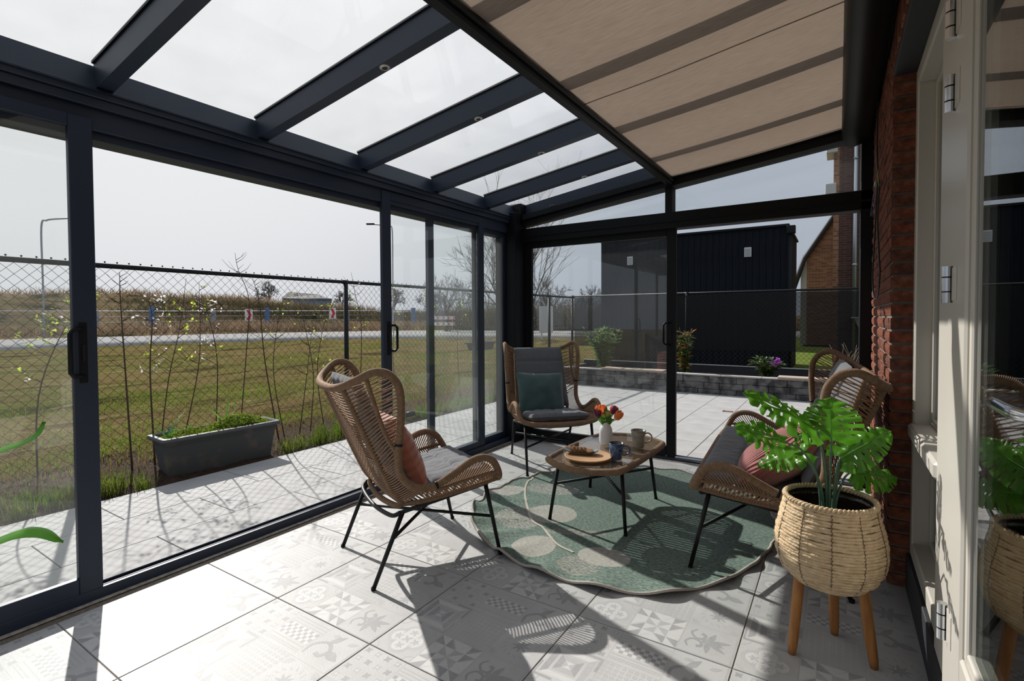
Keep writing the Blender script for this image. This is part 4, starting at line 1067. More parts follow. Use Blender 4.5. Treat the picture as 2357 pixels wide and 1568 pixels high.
# ------------------------------------------------------------------ far things
def post_lamp(label, x, y, h, arm):
    t_ = thing('street_lamp', label, 'street lamp', (x, y, -.2), group='street lamps by the road')
    ax, ay = arm; L = math.hypot(ax, ay)
    obj('pole', MB().tube(spline([(x,y,-.4),(x,y,h*.5),(x,y,h-.5),(x+ax*.15,y+ay*.15,h-.1),(x+ax*.35,y+ay*.35,h)], 5)+[V(x+ax,y+ay,h+.12)], .055, 8), 'galv', t_)
    obj('lamp_head', MB().bbox((-.35,-.12,-.06),(.35,.12,.06),.03), 'black_metal', t_, (x+ax-t_.location.x+ax/L*.2, y+ay-t_.location.y+ay/L*.2, h+.12+.2), (0,0,math.atan2(ay, ax)), world=False)
post_lamp('street lamp seen through the closed sliding door on the far left', -41.5, 10.0, 7.8, (1.5,1.4))
post_lamp('street lamp behind the first stacked glass door stile', -29.0, 28.8, 8.9, (-1.35,-.85))
post_lamp('distant street lamp at the edge of the gable door', -28.2, 50.8, 8.5, (-1.4,.3))
def chevron_sign(label, x, y, zc, w=.60, h=1.0):
    rz = math.atan2(-(x-2.1), y+1.3); t_ = thing('chevron_sign', label, 'road sign', (x, y, 0), rz, 'chevron signs at the road bend')
    obj('post', MB().tube([(0,.04,-.3),(0,.04,zc+h*.4)], .03, 8), 'galv', t_, world=False)
    obj('panel', MB().bbox((-w/2,-.01,zc-h/2),(w/2,.015,zc+h/2),.006), 'sign_white', t_, world=False)
    q = [(-.20,.44),(.05,.44),(.24,.0),(.05,-.44),(-.20,-.44),(.0,0)]
    mb = MB().add([(a*w/.6, -.013, zc+b*h) for a, b in q], [(0,1,2,5),(5,2,3,4)][::1]); mb.f = [tuple(reversed(f)) for f in mb.f]
    obj('arrow', mb, 'sign_red', t_, world=False)
chevron_sign('red and white chevron sign in the middle of the open gap', -41.0, 23.4, 1.55)
chevron_sign('red and white chevron sign next to the fence post', -37.9, 29.7, 1.70)
bar = thing('road_barrier', 'red and white arrow barrier seen through the stacked doors', 'barrier', (-24.2, 29.4, 0), math.atan2(26.3, 30.7))
for z in (.62, 1.10):
    b_ = obj('board', MB().bbox((-1.0,-.02,z),(1.0,.02,z+.26),.005), 'sign_white', bar, world=False)
    for q in range(5):
        xx = -.9+q*.42; mb = MB().add([(xx,-.022,z+.02),(xx+.14,-.022,z+.13),(xx,-.022,z+.24),(xx+.14,-.022,z+.24),(xx+.28,-.022,z+.13),(xx+.14,-.022,z+.02)], [(0,5,4,1),(1,4,3,2)])
        obj('arrow', mb, 'sign_red', b_, world=False)
for xx in (-.8,.8): obj('post', MB().box((xx-.03,.02,-.3),(xx+.03,.06,1.36)), 'galv', bar, world=False)
tag(obj('notice_board', MB().box((-12.9,25.0,.35),(-12.0,25.06,1.9)).box((-12.8,25.02,-.3),(-12.72,25.08,.4)).box((-12.2,25.02,-.3),(-12.12,25.08,.4)), 'vent_white'), 'pale notice board beside the far fence corner', 'sign')
cf_ = thing('site_fence', 'low wire site fence with blue posts in front of the bank', 'fence', (-46, 22, 0))
cpts = [(-47.5,8),(-46.9,14.5),(-46.5,18.2),(-45.5,22.7),(-43.8,26.8),(-40.5,33.5),(-36,38.5)]
for k, (x, y) in enumerate(cpts):
    obj('post', MB().box((x-.16,y-.16,-.2),(x+.16,y+.16,1.9 if k % 2 else 2.3)), 'galv' if k % 2 else 'blue_post', cf_)
for z in (.5,.95,1.4,1.85): obj('rail', MB().tube([(x, y, z+.03*k) for k, (x, y) in enumerate(cpts)], .045 if z > 1.8 else .02, 5), 'vent_white' if z > 1.8 else 'galv', cf_)
fs_ = thing('far_barn', 'blue grey barn on the horizon beside the fence post', 'barn', (-64, 45.5, 0), math.atan2(66, 46.8))
obj('wall', MB().box((-3.4,0,0),(3.4,4,4.2)), 'shed_blue', fs_, world=False)
obj('roof', MB().add([(-3.5,-.2,4.2),(3.5,-.2,4.0),(3.5,4.2,4.0),(-3.5,4.2,4.2),(-2.6,2,5.2),(1.5,2,4.9)], [(0,1,5,4),(1,2,5),(2,3,4,5),(3,0,4)]), 'roof_tile', fs_, world=False)
# bare trees
def bare_tree(label, base, h, spread, seed, depth=5, r0=.12, m='bark_grey', trunk=.25, lean=(0,0), minr=.008):
    random.seed(seed); mb = MB(); t_ = thing('bare_tree', label, 'tree', base, group='bare trees in the distance')
    def br(p, d, L, r, k):
        q = p+d*L*.5+V(random.gauss(0,1), random.gauss(0,1), random.gauss(0,.6))*L*.06; e = q+unit(d+V(random.gauss(0,.12), random.gauss(0,.12), .12))*L*.5
        mb.tube([p, q, e], [r, r*.85, r*.65], 5 if k > 2 else 3, cap=False)
        if k == 0: return
        for c in range(3 if k > 1 else 4):
            a = random.uniform(0, 2*PI); nd = unit(d+spread*unit(np.cross(d, V(math.cos(a), math.sin(a), .3)))*random.uniform(.5,1.1)+V(0,0,.12))
            s_ = p+(e-p)*random.uniform(.35,1) if c else e
            br(s_, nd, L*random.uniform(.58,.80), max(minr, r*.55), k-1)
    for c in range(3):
        br(V(*base)+V(random.uniform(-.15,.15)*h*.15, random.uniform(-.15,.15)*h*.15, -.2), unit(V(random.gauss(lean[0],.22), random.gauss(lean[1],.22), 1)), h*trunk*random.uniform(.9,1.3), r0, depth)
    obj('branches', mb, m, t_)
bare_tree('wide bare tree behind the stacked glass doors', (-27.0,33.4,0), 8.2, .85, 61, 5, .10, minr=.012)
bare_tree('tall near bare tree beside the corner post', (-6.35,12.35,0), 6.6, .70, 62, 5, .05, lean=(-.42,-.27), minr=.004)
bare_tree('rounded bare tree beside the black shed', (-17.5,33.7,0), 6.9, .9, 63, 5, .09, minr=.012)
bare_tree('second bare tree beside the black shed', (-19.2,44.6,0), 7.0, .9, 64, 5, .10, minr=.014)
bare_tree('low bare trees left of the stacked doors', (-38,44,1.0), 5.2, .9, 65, 5, .10, minr=.015)
bare_tree('bare scrub on the bank beside the barn', (-53,43,2.2), 4.4, .9, 66, 5, .09, minr=.015)
bare_tree('bare scrub on the bank by the fence post', (-48,47,2.0), 4.6, .9, 67, 5, .09, minr=.015)
bare_tree('bare scrub on the bank above the chevron sign', (-60,37,3.2), 4.0, .9, 68, 5, .09, minr=.016)
bare_tree('bare tree with high tips showing through the roof glass', (-5.4,10.6,0), 6.4, .45, 69, 4, .045, lean=(-.02,-.02), minr=.004)
bare_tree('bare thicket behind the middle glass door', (-20.5,33.5,0), 4.2, 1.0, 70, 5, .07, minr=.012)
bare_tree('bare thicket behind the corner chair', (-14.5,25.0,0), 3.6, 1.0, 71, 5, .06, minr=.008)
# scrub on the bank and hedge line
def scrub(name, label, pts, n, h, m, seed, w=.03):
    random.seed(seed); mb = MB(); P = spline([(x, y, z) for x, y, z in pts], 10)
    for k in range(n):
        c = P[random.randrange(len(P))]+V(random.gauss(0,1.4), random.gauss(0,1.4), 0); L = h*random.uniform(.4,1.1); d = unit(V(random.gauss(0,.45), random.gauss(0,.45), 1))
        s_ = unit(np.cross(d, V(random.gauss(0,1), random.gauss(0,1), .1)))*w
        mb.add([c-s_, c+s_, c+d*L], [(0,1,2)])
    return tag(obj(name, mb, m), label, 'undergrowth', None, 'stuff')
def BP(v, us): return [bank_pt(u, v) for u in us]
US = np.linspace(.22, .80, 40)
scrub('scrub', 'brown scrub along the crest of the bank', BP(.30, US)+BP(.34, US)[::-1], 9000, .9, 'reed', 81, .03)
scrub('scrub', 'dark shrubs on the slope of the bank', BP(.17, np.linspace(.30,.56,20))+BP(.22, np.linspace(.30,.62,20))[::-1], 6000, 1.0, 'bush_dark', 82, .05)
scrub('scrub', 'reddish dry reeds at the foot of the bank', BP(.05, np.linspace(.25,.95,40)), 14000, 1.1, 'reed', 83, .03)
scrub('scrub', 'grey green thicket behind the far fence', [(-30,39,.3),(-22,41,.3),(-14,44,.3),(-6,46,.3)], 9000, 3.0, 'bush_dark', 84, .035)
# ------------------------------------------------------------------ rope lounge chairs
def puff(w, d, t, nsec, nu=36, nv=20, seed=0, wr=.004):
    """flat cushion in the xy plane, sections split along y by stitched grooves; returns MB"""
    mb = MB()
    def edge(a): return max(0., 1-abs(2*a-1)**7)**.5
    def top(u, v, sg):
        s_ = (v*nsec) % 1.0; g = min(s_, 1-s_); inner = 0 < round(v*nsec) < nsec and min(s_, 1-s_) < .5
        gr = 1.0
        if nsec > 1 and (1/nsec*.5) < v < 1-1/nsec*.5: gr = .62+.38*min(1, (g/.10))**.6
        e = min(edge(u), edge(v)); x = (u-.5)*w*(.985+.015*e); y = (v-.5)*d
        z = sg*t/2*e*gr+wr*e*noise.noise(Vector((u*9+seed, v*5, sg)))+wr*.8*e*noise.noise(Vector((u*w*52+seed, v*6, sg)))
        return (x, y, z)
    mb.grid(lambda u, v: top(u, v, 1), nu, nv*nsec if nsec > 1 else nv*2)
    mb.grid(lambda u, v: top(1-u, v, -1), nu, nv*nsec if nsec > 1 else nv*2)
    return mb
def pillow_mesh(w, h, t, seed=0, n=28, pinch=.10, wrk=.012):
    mb = MB()
    def f(u, v, sg):
        a, b = 2*u-1, 2*v-1
        k = 1-pinch*(a*a*(1-b*b)*0+(1-abs(a))*abs(b)**3*.6)
        x = a*w/2*(1-pinch*(1-b*b)*0-pinch*.55*(1-abs(b)**2)*abs(a)**2*0-pinch*(1-(abs(b))**2)*.6*abs(a)); y = b*h/2*(1-pinch*(1-abs(a)**2)*.6*abs(b))
        th = (max(0, 1-a**2.0 if False else 1-abs(a)**2.4)*max(0, 1-abs(b)**2.4))**.5
        z = sg*t/2*th+wrk*th*noise.noise(Vector((a*2.2+seed, b*2.2, sg*2)))
        return (x, y, z)
    mb.grid(lambda u, v: f(u, v, 1), n, n); mb.grid(lambda u, v: f(1-u, v, -1), n, n)
    return mb
def xf(mb, M):
    mb.v = [tuple(M @ Vector(p)) for p in mb.v]; return mb

def make_chair(name, label, loc, rz, W=0.0, group=None):
    """rope-woven wing chair; local x right, y forward, z up; W widens it to a two-seater"""
    t_ = thing(name, label, 'sofa' if W else 'chair', (loc[0], loc[1], 0), rz, group)
    def X(x): return x+(W if x > 0 else -W if x < 0 else 0)
    half = [(.02,-.482,.928),(.12,-.476,.930),(.21,-.455,.945),(.285,-.405,.98),(.322,-.345,1.012),(.335,-.285,1.004),(.338,-.240,.955),(.336,-.224,.89),(.332,-.222,.80),(.325,-.228,.70),(.32,-.233,.62),
            (.318,-.226,.545),(.322,-.192,.487),(.328,-.13,.452),(.336,-.05,.455),(.345,.04,.497),(.350,.13,.543),(.350,.20,.552),(.347,.255,.528),(.338,.290,.478),(.315,.312,.430),(.25,.330,.408),(.12,.340,.398)]
    R = [(X(x), y, z) for x, y, z in half]
    Lh = [(-x, y, z) for x, y, z in R]
    loop = R + [(0,.342,.396)] + Lh[::-1] + [(0,-.482,.928)]
    rim = spline(loop, 6, True)
    nR = 6*len(R)
    rr = [.0185 if not (i % len(rim) > 0) else .0185 for i in range(len(rim))]
    obj('rim', MB().tube(rim, rr, 12, closed=True, vscale=64), 'rope_wrap', t_, world=False)
    rimR = rim[:nR]
    def near_rim(side, sel):
        P = [p for p in rimR if sel(p)]
        return [V(p[0]*side, p[1], p[2]) for p in P]
    zs = lambda y: .352+(.405-.352)*(y+.20)/.47       # seat rail height
    wv_back, wv_side, wv_arm, rods = MB(), MB(), MB(), MB()
    rear = {}
    for s_ in (1, -1):
        rear[s_] = spline([(s_*X(.205), -.455, .945), (s_*X(.215), -.385, .78), (s_*X(.225), -.30, .58), (s_*X(.235), -.225, .42), (s_*X(.24), -.185, .365)], 8)
        rods.tube(rear[s_], .0135, 8, vscale=64)
        mid = spline([(s_*X(.305), -.375, .995), (s_*X(.302), -.33, .85), (s_*X(.305), -.285, .72), (s_*X(.318), -.236, .625)], 8)
        rods.tube(mid, .0105, 8, vscale=64)
        edge = spline([(s_*X(.24), -.185, .362), (s_*X(.275), -.10, .368), (s_*X(.295), .05, .385), (s_*X(.305), .20, .404), (s_*X(.312), .30, .420)], 8)
        rods.tube(edge, .0125, 8, vscale=64)
        armr = spline([(s_*X(.322), -.165, .462), (s_*X(.322), -.05, .430), (s_*X(.328), .10, .448), (s_*X(.335), .22, .462), (s_*X(.338), .285, .465)], 8)
        rods.tube(armr, .009, 8, vscale=64)
        # wing strands: rear rod to middle rod, middle rod to front rim
        wing_front = [p for p in near_rim(s_, lambda p: p[1] < -.15 and p[2] > .60 and p[0] > X(.32) and p[1] > -.33)]
        up_rear = [p for p in rear[s_] if p[2] > .52]; N_ = 27
        A = arc_resample(up_rear, N_); Bm = arc_resample(mid, N_); Cf = arc_resample(wing_front, N_)
        for k in range(N_):
            kk = min(N_-1, k+1)
            wv_side.tube([A[k], (A[k]+Bm[k])/2+V(s_*.002,-.004,-.002), Bm[k]], .0042, 5, cap=False, flat=.75)
            if k % 2: wv_side.tube([A[k], Bm[kk]], .0034, 4, cap=False, flat=.75)
            if k > 1: wv_side.tube([Bm[k], Cf[k]], .0042, 5, cap=False, flat=.75)
            if 1 < k < N_-3 and k % 3 == 0: wv_side.tube([Bm[k], Cf[kk]], .0034, 4, cap=False, flat=.75)
        low_rear = [p for p in rear[s_] if p[2] <= .54]
        sweep = near_rim(s_, lambda p: p[1] > -.24 and p[1] < -.10 and p[2] < .62 and p[2] > .44)
        N2 = 18; A = arc_resample(low_rear, N2); Bm = arc_resample(sweep, N2)
        for k in range(N2): wv_side.tube([A[k], (A[k]+Bm[k])/2+V(s_*.006,-.006,-.004), Bm[k]], .0045, 5, cap=False, flat=.75)
        # arm strands: rim to arm rod, arm rod to seat edge
        armtop = near_rim(s_, lambda p: p[1] > -.12 and p[2] > .448 and p[0] > X(.30))
        armtop = [p for p in armtop if p[1] < .30]
        N3 = 30; A = arc_resample(armtop, N3); Bm = arc_resample(armr, N3+4)[2:-2]; Cf = arc_resample(edge, N3+10)[8:]
        for k in range(N3):
            if k > 3 and k < N3-2: wv_arm.tube([A[k], Bm[k]], .0042, 5, cap=False, flat=.75)
            kk = min(N3-1, k+1)
            wv_arm.tube([Bm[k], (Bm[k]+Cf[kk])/2+V(s_*.008,0,-.002), Cf[kk]], .0046, 5, cap=False, flat=.75)
    # back panel: strands from rod to rod
    N_ = 43; A = arc_resample(rear[-1], N_); Bm = arc_resample(rear[1], N_)
    for k in range(1, N_):
        q = min(N_-1, k)
        m1 = A[q]*.7+Bm[q]*.3+V(0,-.012,-.004); m2 = A[q]*.3+Bm[q]*.7+V(0,-.012,-.004)
        wv_back.tube([A[q], m1, m2, Bm[q]], .0037, 5, cap=False, flat=.8)
    low = spline([(-X(.24),-.185,.362),(-X(.19),-.206,.346),(0,-.222,.338),(X(.19),-.206,.346),(X(.24),-.185,.362)], 8)
    rods.tube(low, .014, 8, vscale=64)
    obj('frame_rods', rods, 'rope_wrap', t_, world=False)
    tag(obj('back_weave', wv_back, 'rope', t_, world=False), kind='stuff'); tag(obj('wing_weave', wv_side, 'rope', t_, world=False), kind='stuff'); tag(obj('arm_weave', wv_arm, 'rope', t_, world=False), kind='stuff')
    sw = MB()
    for k in range(26):
        y = -.19+k*.0195; z = zs(y)+.008; x = X(np.interp(y, [-.2,-.1,.05,.2,.3], [.235,.27,.29,.30,.305])); sw.tube([(-x,y,z),(0,y,z-.012),(x,y,z)], .0046, 4, cap=False)
    tag(obj('seat_weave', sw, 'rope', t_, world=False), kind='stuff')
    # steel frame
    for s_ in (1, -1):
        obj('seat_rail', MB().tube([(s_*X(.272),-.205,.335),(s_*X(.282),.265,.396)], .0105, 8), 'black_metal', t_, world=False)
        for a, b in (((s_*X(.272),-.195,.337), (s_*X(.265),-.337,.004)), ((s_*X(.282),.250,.394), (s_*X(.285),.337,.004))):
            l_ = obj('leg', MB().tube([a, b], [.0115, .010], 10), 'black_metal', t_, world=False)
            obj('foot_cap', MB().tube([(b[0],b[1],.0),(b[0],b[1],.014)], .0115, 10), 'anthracite_dark', l_, world=False)
    lerp = lambda a, b, t: tuple(np.array(a)*(1-t)+np.array(b)*t)
    rl = lambda s_: lerp((s_*X(.272),-.195,.337), (s_*X(.265),-.337,.004), .36); fl_ = lambda s_: lerp((s_*X(.282),.25,.394), (s_*X(.285),.337,.004), .46)
    obj('stretcher', MB().tube([rl(-1), fl_(1)], .0085, 8), 'black_metal', t_, world=False)
    obj('stretcher', MB().tube([rl(1), fl_(-1)], .0085, 8), 'black_metal', t_, world=False)
    obj('rear_bow', MB().tube(spline([(-X(.272),-.205,.335),(-X(.22),-.236,.312),(0,-.250,.300),(X(.22),-.236,.312),(X(.272),-.205,.335)], 8), .0105, 8), 'black_metal', t_, world=False)
    obj('front_bar', MB().tube(spline([(-X(.282),.262,.396),(-X(.2),.30,.38),(0,.312,.374),(X(.2),.30,.38),(X(.282),.262,.396)], 8), .0095, 8), 'black_metal', t_, world=False)
    for ref in ((X(.336),-.045,.457), (X(.323),-.230,.665)):
        k = min(range(len(rim)), key=lambda q: np.linalg.norm(rim[q]-V(*ref))); u_ = unit(rim[k+1]-rim[k])
        for s_ in (1, -1):
            obj('clip', MB().tube([(s_*p[0], p[1], p[2]) for p in (rim[k]-u_*.006, rim[k]+u_*.006)], .0196, 12), 'black_metal', t_, world=False)
    return t_
def seat_cushion(label, ch, W=0.0, seed=1):
    M = PW(ch) @ Matrix.Translation((0,.055,.428)) @ Matrix.Rotation(math.radians(6.0), 4, 'X')
    o = xf(puff(.50+2*W, .52, .074, 3, 60 if not W else 130, 12, seed, .007), M)
    return tag(obj('seat_cushion', o, 'cushion_grey'), label, 'cushion')
def back_cushion(label, ch, W=0.0, seed=2, xo=0.0, w=None):
    # lies against the back: from low front to high rear
    a = Vector((0,-.165,.455)); b = Vector((0,-.405,.972)); d = (b-a); L = d.length; tilt = math.atan2(d.z, d.y)
    M = PW(ch) @ Matrix.Translation((a+b)/2+Vector((xo,.012,0))) @ Matrix.Rotation(tilt, 4, 'X')
    o = xf(puff(w or (.46+2*W), L, .062, 4, 40, 9, seed), M)
    return tag(obj('back_cushion', o, 'cushion_grey'), label, 'cushion')
def pillow(name, label, ch, pos, size, tilt, rz, roll, m, seed, thick=.15):
    M = PW(ch) @ Matrix.Translation(pos) @ Matrix.Rotation(rz, 4, 'Z') @ Matrix.Rotation(tilt, 4, 'X') @ Matrix.Rotation(roll, 4, 'Z')
    o = link(name, pillow_mesh(size[0], size[1], thick, seed).mesh(name, [m]), None)
    o.matrix_world = M
    return tag(o, label, 'pillow')
def rotz(a): return -math.radians(a)
ch1 = make_chair('rope_lounge_chair', 'brown rope wing chair seen from behind, nearest the open gap', (.212,.692), rotz(24.3), group='rope wing chairs around the low table')
ch2 = make_chair('rope_lounge_chair', 'brown rope wing chair facing out of the far corner', (.015,2.531), rotz(135), group='rope wing chairs around the low table')
ch3 = make_chair('rope_lounge_sofa', 'brown rope two-seat sofa against the brick wall', (1.785,1.965), rotz(-94), .40)
seat_cushion('grey padded seat cushion on the wing chair by the open gap', ch1, 0, 1)
seat_cushion('dark grey padded seat cushion on the corner wing chair', ch2, 0, 5)
seat_cushion('long grey ribbed seat cushion on the two-seat sofa', ch3, .38, 9)
back_cushion('grey back cushion showing above the wing chair by the open gap', ch1, 0, 2)
back_cushion('dark grey back cushion standing in the corner wing chair', ch2, 0, 6)
back_cushion('pale grey back cushion at the near end of the sofa', ch3, 0, 10, -.34, .60)
back_cushion('pale grey back cushion at the far end of the sofa', ch3, 0, 12, .34, .60)
pillow('throw_pillow', 'terracotta ribbed velvet pillow in the wing chair by the gap', ch1, (.035,-.150,.585), (.44,.42), math.radians(114), .05, 0, 'velvet_terracotta', 3, .17)
p2 = pillow('throw_pillow', 'dark green velvet pillow in the corner wing chair', ch2, (.055,-.085,.570), (.43,.42), math.radians(112), 0, math.radians(2), 'velvet_green', 4, .15)
pillow('throw_pillow', 'dusty pink corduroy pillow lying on the sofa', ch3, (-.42,-.045,.545), (.48,.46), math.radians(140), -.25, math.radians(-24), 'corduroy_pink', 5, .23)

# ------------------------------------------------------------------ round rug with scalloped edge
RUGC = (.95, 1.82)
def rug_r(a):
    base = np.interp(a % (2*PI), np.radians([0,20,45,70,90,110,135,160,180,200,215,230,247,262,278,297,315,333,350,360]),
                     [.90,.93,.98,1.03,1.02,.98,.93,.91,.93,.98,1.01,1.02,1.03,1.04,1.05,1.06,.99,.92,.89,.90])
    return base-.025
def rug_z(r, a):
    w = max(0, (r-.72)/.28); side = .35+.65*max(0, math.cos(a-math.radians(255)))
    z = .006+(.016+.016*math.sin(a*23+1.2*math.sin(a*3)))*w**2*side
    g = max(0, (r-.45)/.55)*max(0, math.cos((a-math.radians(205))*1.6)) if abs(((a-math.radians(205)+PI) % (2*PI))-PI) < .95 else 0
    z += g*.016*max(0, math.sin(a*27+r*3))
    return z
def rug_material():
    m = mat('rug_weave', (.085, .145, .125), .95, 0, .1)
    nt = m.node_tree; N, L = nt.nodes, nt.links; b = N['Principled BSDF']; co = N.new('ShaderNodeTexCoord').outputs['Object']
    def tex(sc, st):
        mp = N.new('ShaderNodeMapping'); L.new(co, mp.inputs[0]); mp.inputs['Scale'].default_value = st
        t = N.new('ShaderNodeTexNoise'); t.inputs['Scale'].default_value = sc; t.inputs['Detail'].default_value = 3; L.new(mp.outputs[0], t.inputs['Vector']); return t.outputs[0]
    def mix(f, a, b_):
        x = N.new('ShaderNodeMix'); x.data_type = 'RGBA'
        L.new(f, x.inputs['Factor'])
        for k, c in (('A', a), ('B', b_)):
            if isinstance(c, tuple): x.inputs[k].default_value = (*c, 1)
            else: L.new(c, x.inputs[k])
        return x.outputs['Result']
    def mr(v, lo, hi):
        r = N.new('ShaderNodeMapRange'); L.new(v, r.inputs[0]); r.inputs[1].default_value = lo; r.inputs[2].default_value = hi; return r.outputs[0]
    wv = N.new('ShaderNodeTexWave'); wv.inputs['Scale'].default_value = 36; wv.inputs['Distortion'].default_value = .6; wv.bands_direction = 'Y'; L.new(co, wv.inputs['Vector'])
    n1 = tex(150, (.35, 1, 1)); n2 = tex(7, (1, 1, 1))
    add = N.new('ShaderNodeMath'); add.operation = 'MULTIPLY_ADD'; L.new(wv.outputs['Fac'], add.inputs[0]); add.inputs[1].default_value = .22; L.new(n1, add.inputs[2])
    f = mr(add.outputs[0], .42, .80)
    green = mix(f, (.050, .082, .068), (.215, .262, .228))
    pale = mix(f, (.22, .215, .19), (.40, .385, .35))
    mixd = mix(f, (.06, .085, .072), (.36, .35, .315))
    col = green
    E_ = [(.12,1.69,.147,.085,1.147,0),(.374,1.912,.19,.115,.313,1),(.45,1.345,.16,.165,.777,1),(.588,1.505,.156,.15,.514,0),(.835,1.33,.175,.042,.424,1),(.718,1.05,.137,.115,1.53,0),(1.02,.98,.11,.105,.13,1),(1.09,1.135,.136,.105,.2,0)]
    for cx, cy, rx, ry, ro, k in E_:
        mp = N.new('ShaderNodeMapping'); mp.vector_type = 'TEXTURE'; L.new(co, mp.inputs[0]); mp.inputs['Location'].default_value = (cx, cy, 0); mp.inputs['Rotation'].default_value = (0, 0, ro); mp.inputs['Scale'].default_value = (rx, ry, 1e4)
        ln = N.new('ShaderNodeVectorMath'); ln.operation = 'LENGTH'; L.new(mp.outputs[0], ln.inputs[0])
        lt = N.new('ShaderNodeMath'); lt.operation = 'LESS_THAN'; L.new(ln.outputs['Value'], lt.inputs[0]); lt.inputs[1].default_value = 1
        col = mix(lt.outputs[0], col, mixd if k else pale)
    L.new(col, b.inputs['Base Color'])
    bp = N.new('ShaderNodeBump'); bp.inputs['Strength'].default_value = .35; bp.inputs['Distance'].default_value = .004; L.new(add.outputs[0], bp.inputs['Height']); L.new(bp.outputs[0], b.inputs['Normal'])
rug_material()
rug = MB(); NA, NR = 220, 70
vs = [(RUGC[0], RUGC[1], .006)]
for j in range(1, NR+1):
    for k in range(NA):
        a = 2*PI*k/NA; r = j/NR; R_ = rug_r(a)*r*(1+.010*math.sin(a*23+1.2*math.sin(a*3))*r**6)
        vs.append((RUGC[0]+R_*math.cos(a), RUGC[1]+R_*math.sin(a), rug_z(r, a)))

fs = [(0, 1+k, 1+(k+1)%NA) for k in range(NA)]
for j in range(NR-1):
    for k in range(NA): fs.append((1+j*NA+k, 1+(j+1)*NA+k, 1+(j+1)*NA+(k+1)%NA, 1+j*NA+(k+1)%NA))
rug_t = thing('round_rug', 'round green rug with pale leaf motif under the low table', 'rug', (RUGC[0], RUGC[1], 0))
rg = MB().add(vs, fs, 0, None, True)
o = obj('rug_cloth', rg, 'rug_weave'); o.parent = rug_t; o.location = (-RUGC[0], -RUGC[1], 0)
o = obj('border', MB().tube([V(*vs[1+(NR-1)*NA+k])+V(0,0,.002) for k in range(NA)], .0075, 6, closed=True), 'rug_border', rug_t)
st = spline([(x, y, 0) for x, y in [(.119,2.071),(.163,1.893),(.25,1.726),(.391,1.522),(.536,1.342),(.649,1.277),(.809,1.138),(.937,1.091)]], 8); sv = []
for i, p in enumerate(st):
    t = unit((st[min(i+1, len(st)-1)]-st[max(i-1, 0)])); n_ = V(-t[1], t[0], 0)*.0075
    for q in (p-n_, p+n_):
        dx, dy = q[0]-RUGC[0], q[1]-RUGC[1]; a = math.atan2(dy, dx) % (2*PI); r = math.hypot(dx, dy)/rug_r(a); sv.append((q[0], q[1], rug_z(min(r, 1), a)+.0030))
obj('stem_motif', MB().add(sv, [(2*i, 2*i+1, 2*i+3, 2*i+2) for i in range(len(st)-1)][::1], 0), 'rug_border', rug_t)

# ------------------------------------------------------------------ low table
TZ = .408
table = thing('coffee_table', 'low rope-edged coffee table with a glass top', 'table', (.865, 1.76, 0))
def table_outline(hw, hl, bow, n=10):
    """straight long sides, bowed ends; local then placed"""
    P = []
    for k in range(n+1):
        t = -1+2*k/n; P.append((t*hw, hl+bow*(1-t*t)))
    for k in range(n+1):
        t = 1-2*k/n; P.append((t*hw, -hl-bow*(1-t*t)))
    return P
def place(P, z): 
    a = math.radians(-2); c, s_ = math.cos(a), math.sin(a); return [V(.865+x*c-y*s_, 1.76+x*s_+y*c, z) for x, y in P]
def rounded(P, k=3):
    for _ in range(k):
        Q = []; n = len(P)
        for i in range(n):
            a, b = V(*P[i]), V(*P[(i+1)%n]); Q += [tuple(a*.75+b*.25), tuple(a*.25+b*.75)]
        P = Q
    return P
out = rounded(table_outline(.248, .36, .125), 2)
lp = place(out, TZ-.022)
obj('rope_rim', MB().tube(lp, .020, 10, closed=True, vscale=64), 'rope_wrap', table)
inn = place(rounded(table_outline(.236, .352, .118), 2), TZ-.006)
n_ = len(inn); mb = MB().add([tuple(p) for p in inn]+[(p[0],p[1],TZ) for p in inn], [tuple(reversed(range(n_))), tuple(range(n_, 2*n_))]+[(k, (k+1)%n_, n_+(k+1)%n_, n_+k) for k in range(n_)])
obj('glass_top', mb, 'glass_table', table)
wv = MB()
for k in range(33):
    y = -.445+k*.0275; hwid = .238 if abs(y) < .36 else .238*math.sqrt(max(0, 1-(abs(y)-.36)/.122))
    if hwid < .03: continue
    a, b = place([(-hwid, y), (hwid, y+.012)], TZ-.022); wv.tube([a, (a+b)/2-V(0,0,.004), b], .0108, 6, cap=False, flat=.35)
tag(obj('rope_weave', wv, 'rope', table), kind='stuff')
feet = [(.617,1.419),(1.097,1.438),(1.066,2.112),(.588,2.090)]; tops = [(.655,1.475),(1.055,1.487),(1.035,2.06),(.632,2.048)]
for f_, t_ in zip(feet, tops):
    l_ = obj('leg', MB().tube([(t_[0],t_[1],TZ-.03),(f_[0],f_[1],.010)], [.0115,.010], 10), 'black_metal', table); obj('foot_cap', MB().tube([(f_[0],f_[1],.006),(f_[0],f_[1],.02)], .0115, 10), 'anthracite_dark', l_)
lrp = lambda k, t: tuple(V(*tops[k], TZ-.03)*(1-t)+V(*feet[k], .01)*t)
obj('stretcher', MB().tube([lrp(0,.42), lrp(2,.42)], .0085, 8), 'black_metal', table)
obj('stretcher', MB().tube([lrp(1,.42), lrp(3,.42)], .0085, 8), 'black_metal', table)
fr_ = place(table_outline(.22,.33,.10,4), TZ-.036); obj('under_frame', MB().tube(fr_, .009, 8, closed=True), 'black_metal', table)
obj('table_tag', MB().lathe([(.0005,0),(.022,0),(.022,.0012),(.0005,.0012)], 20, (.665,2.00)), 'bark_grey', table).location.z += TZ

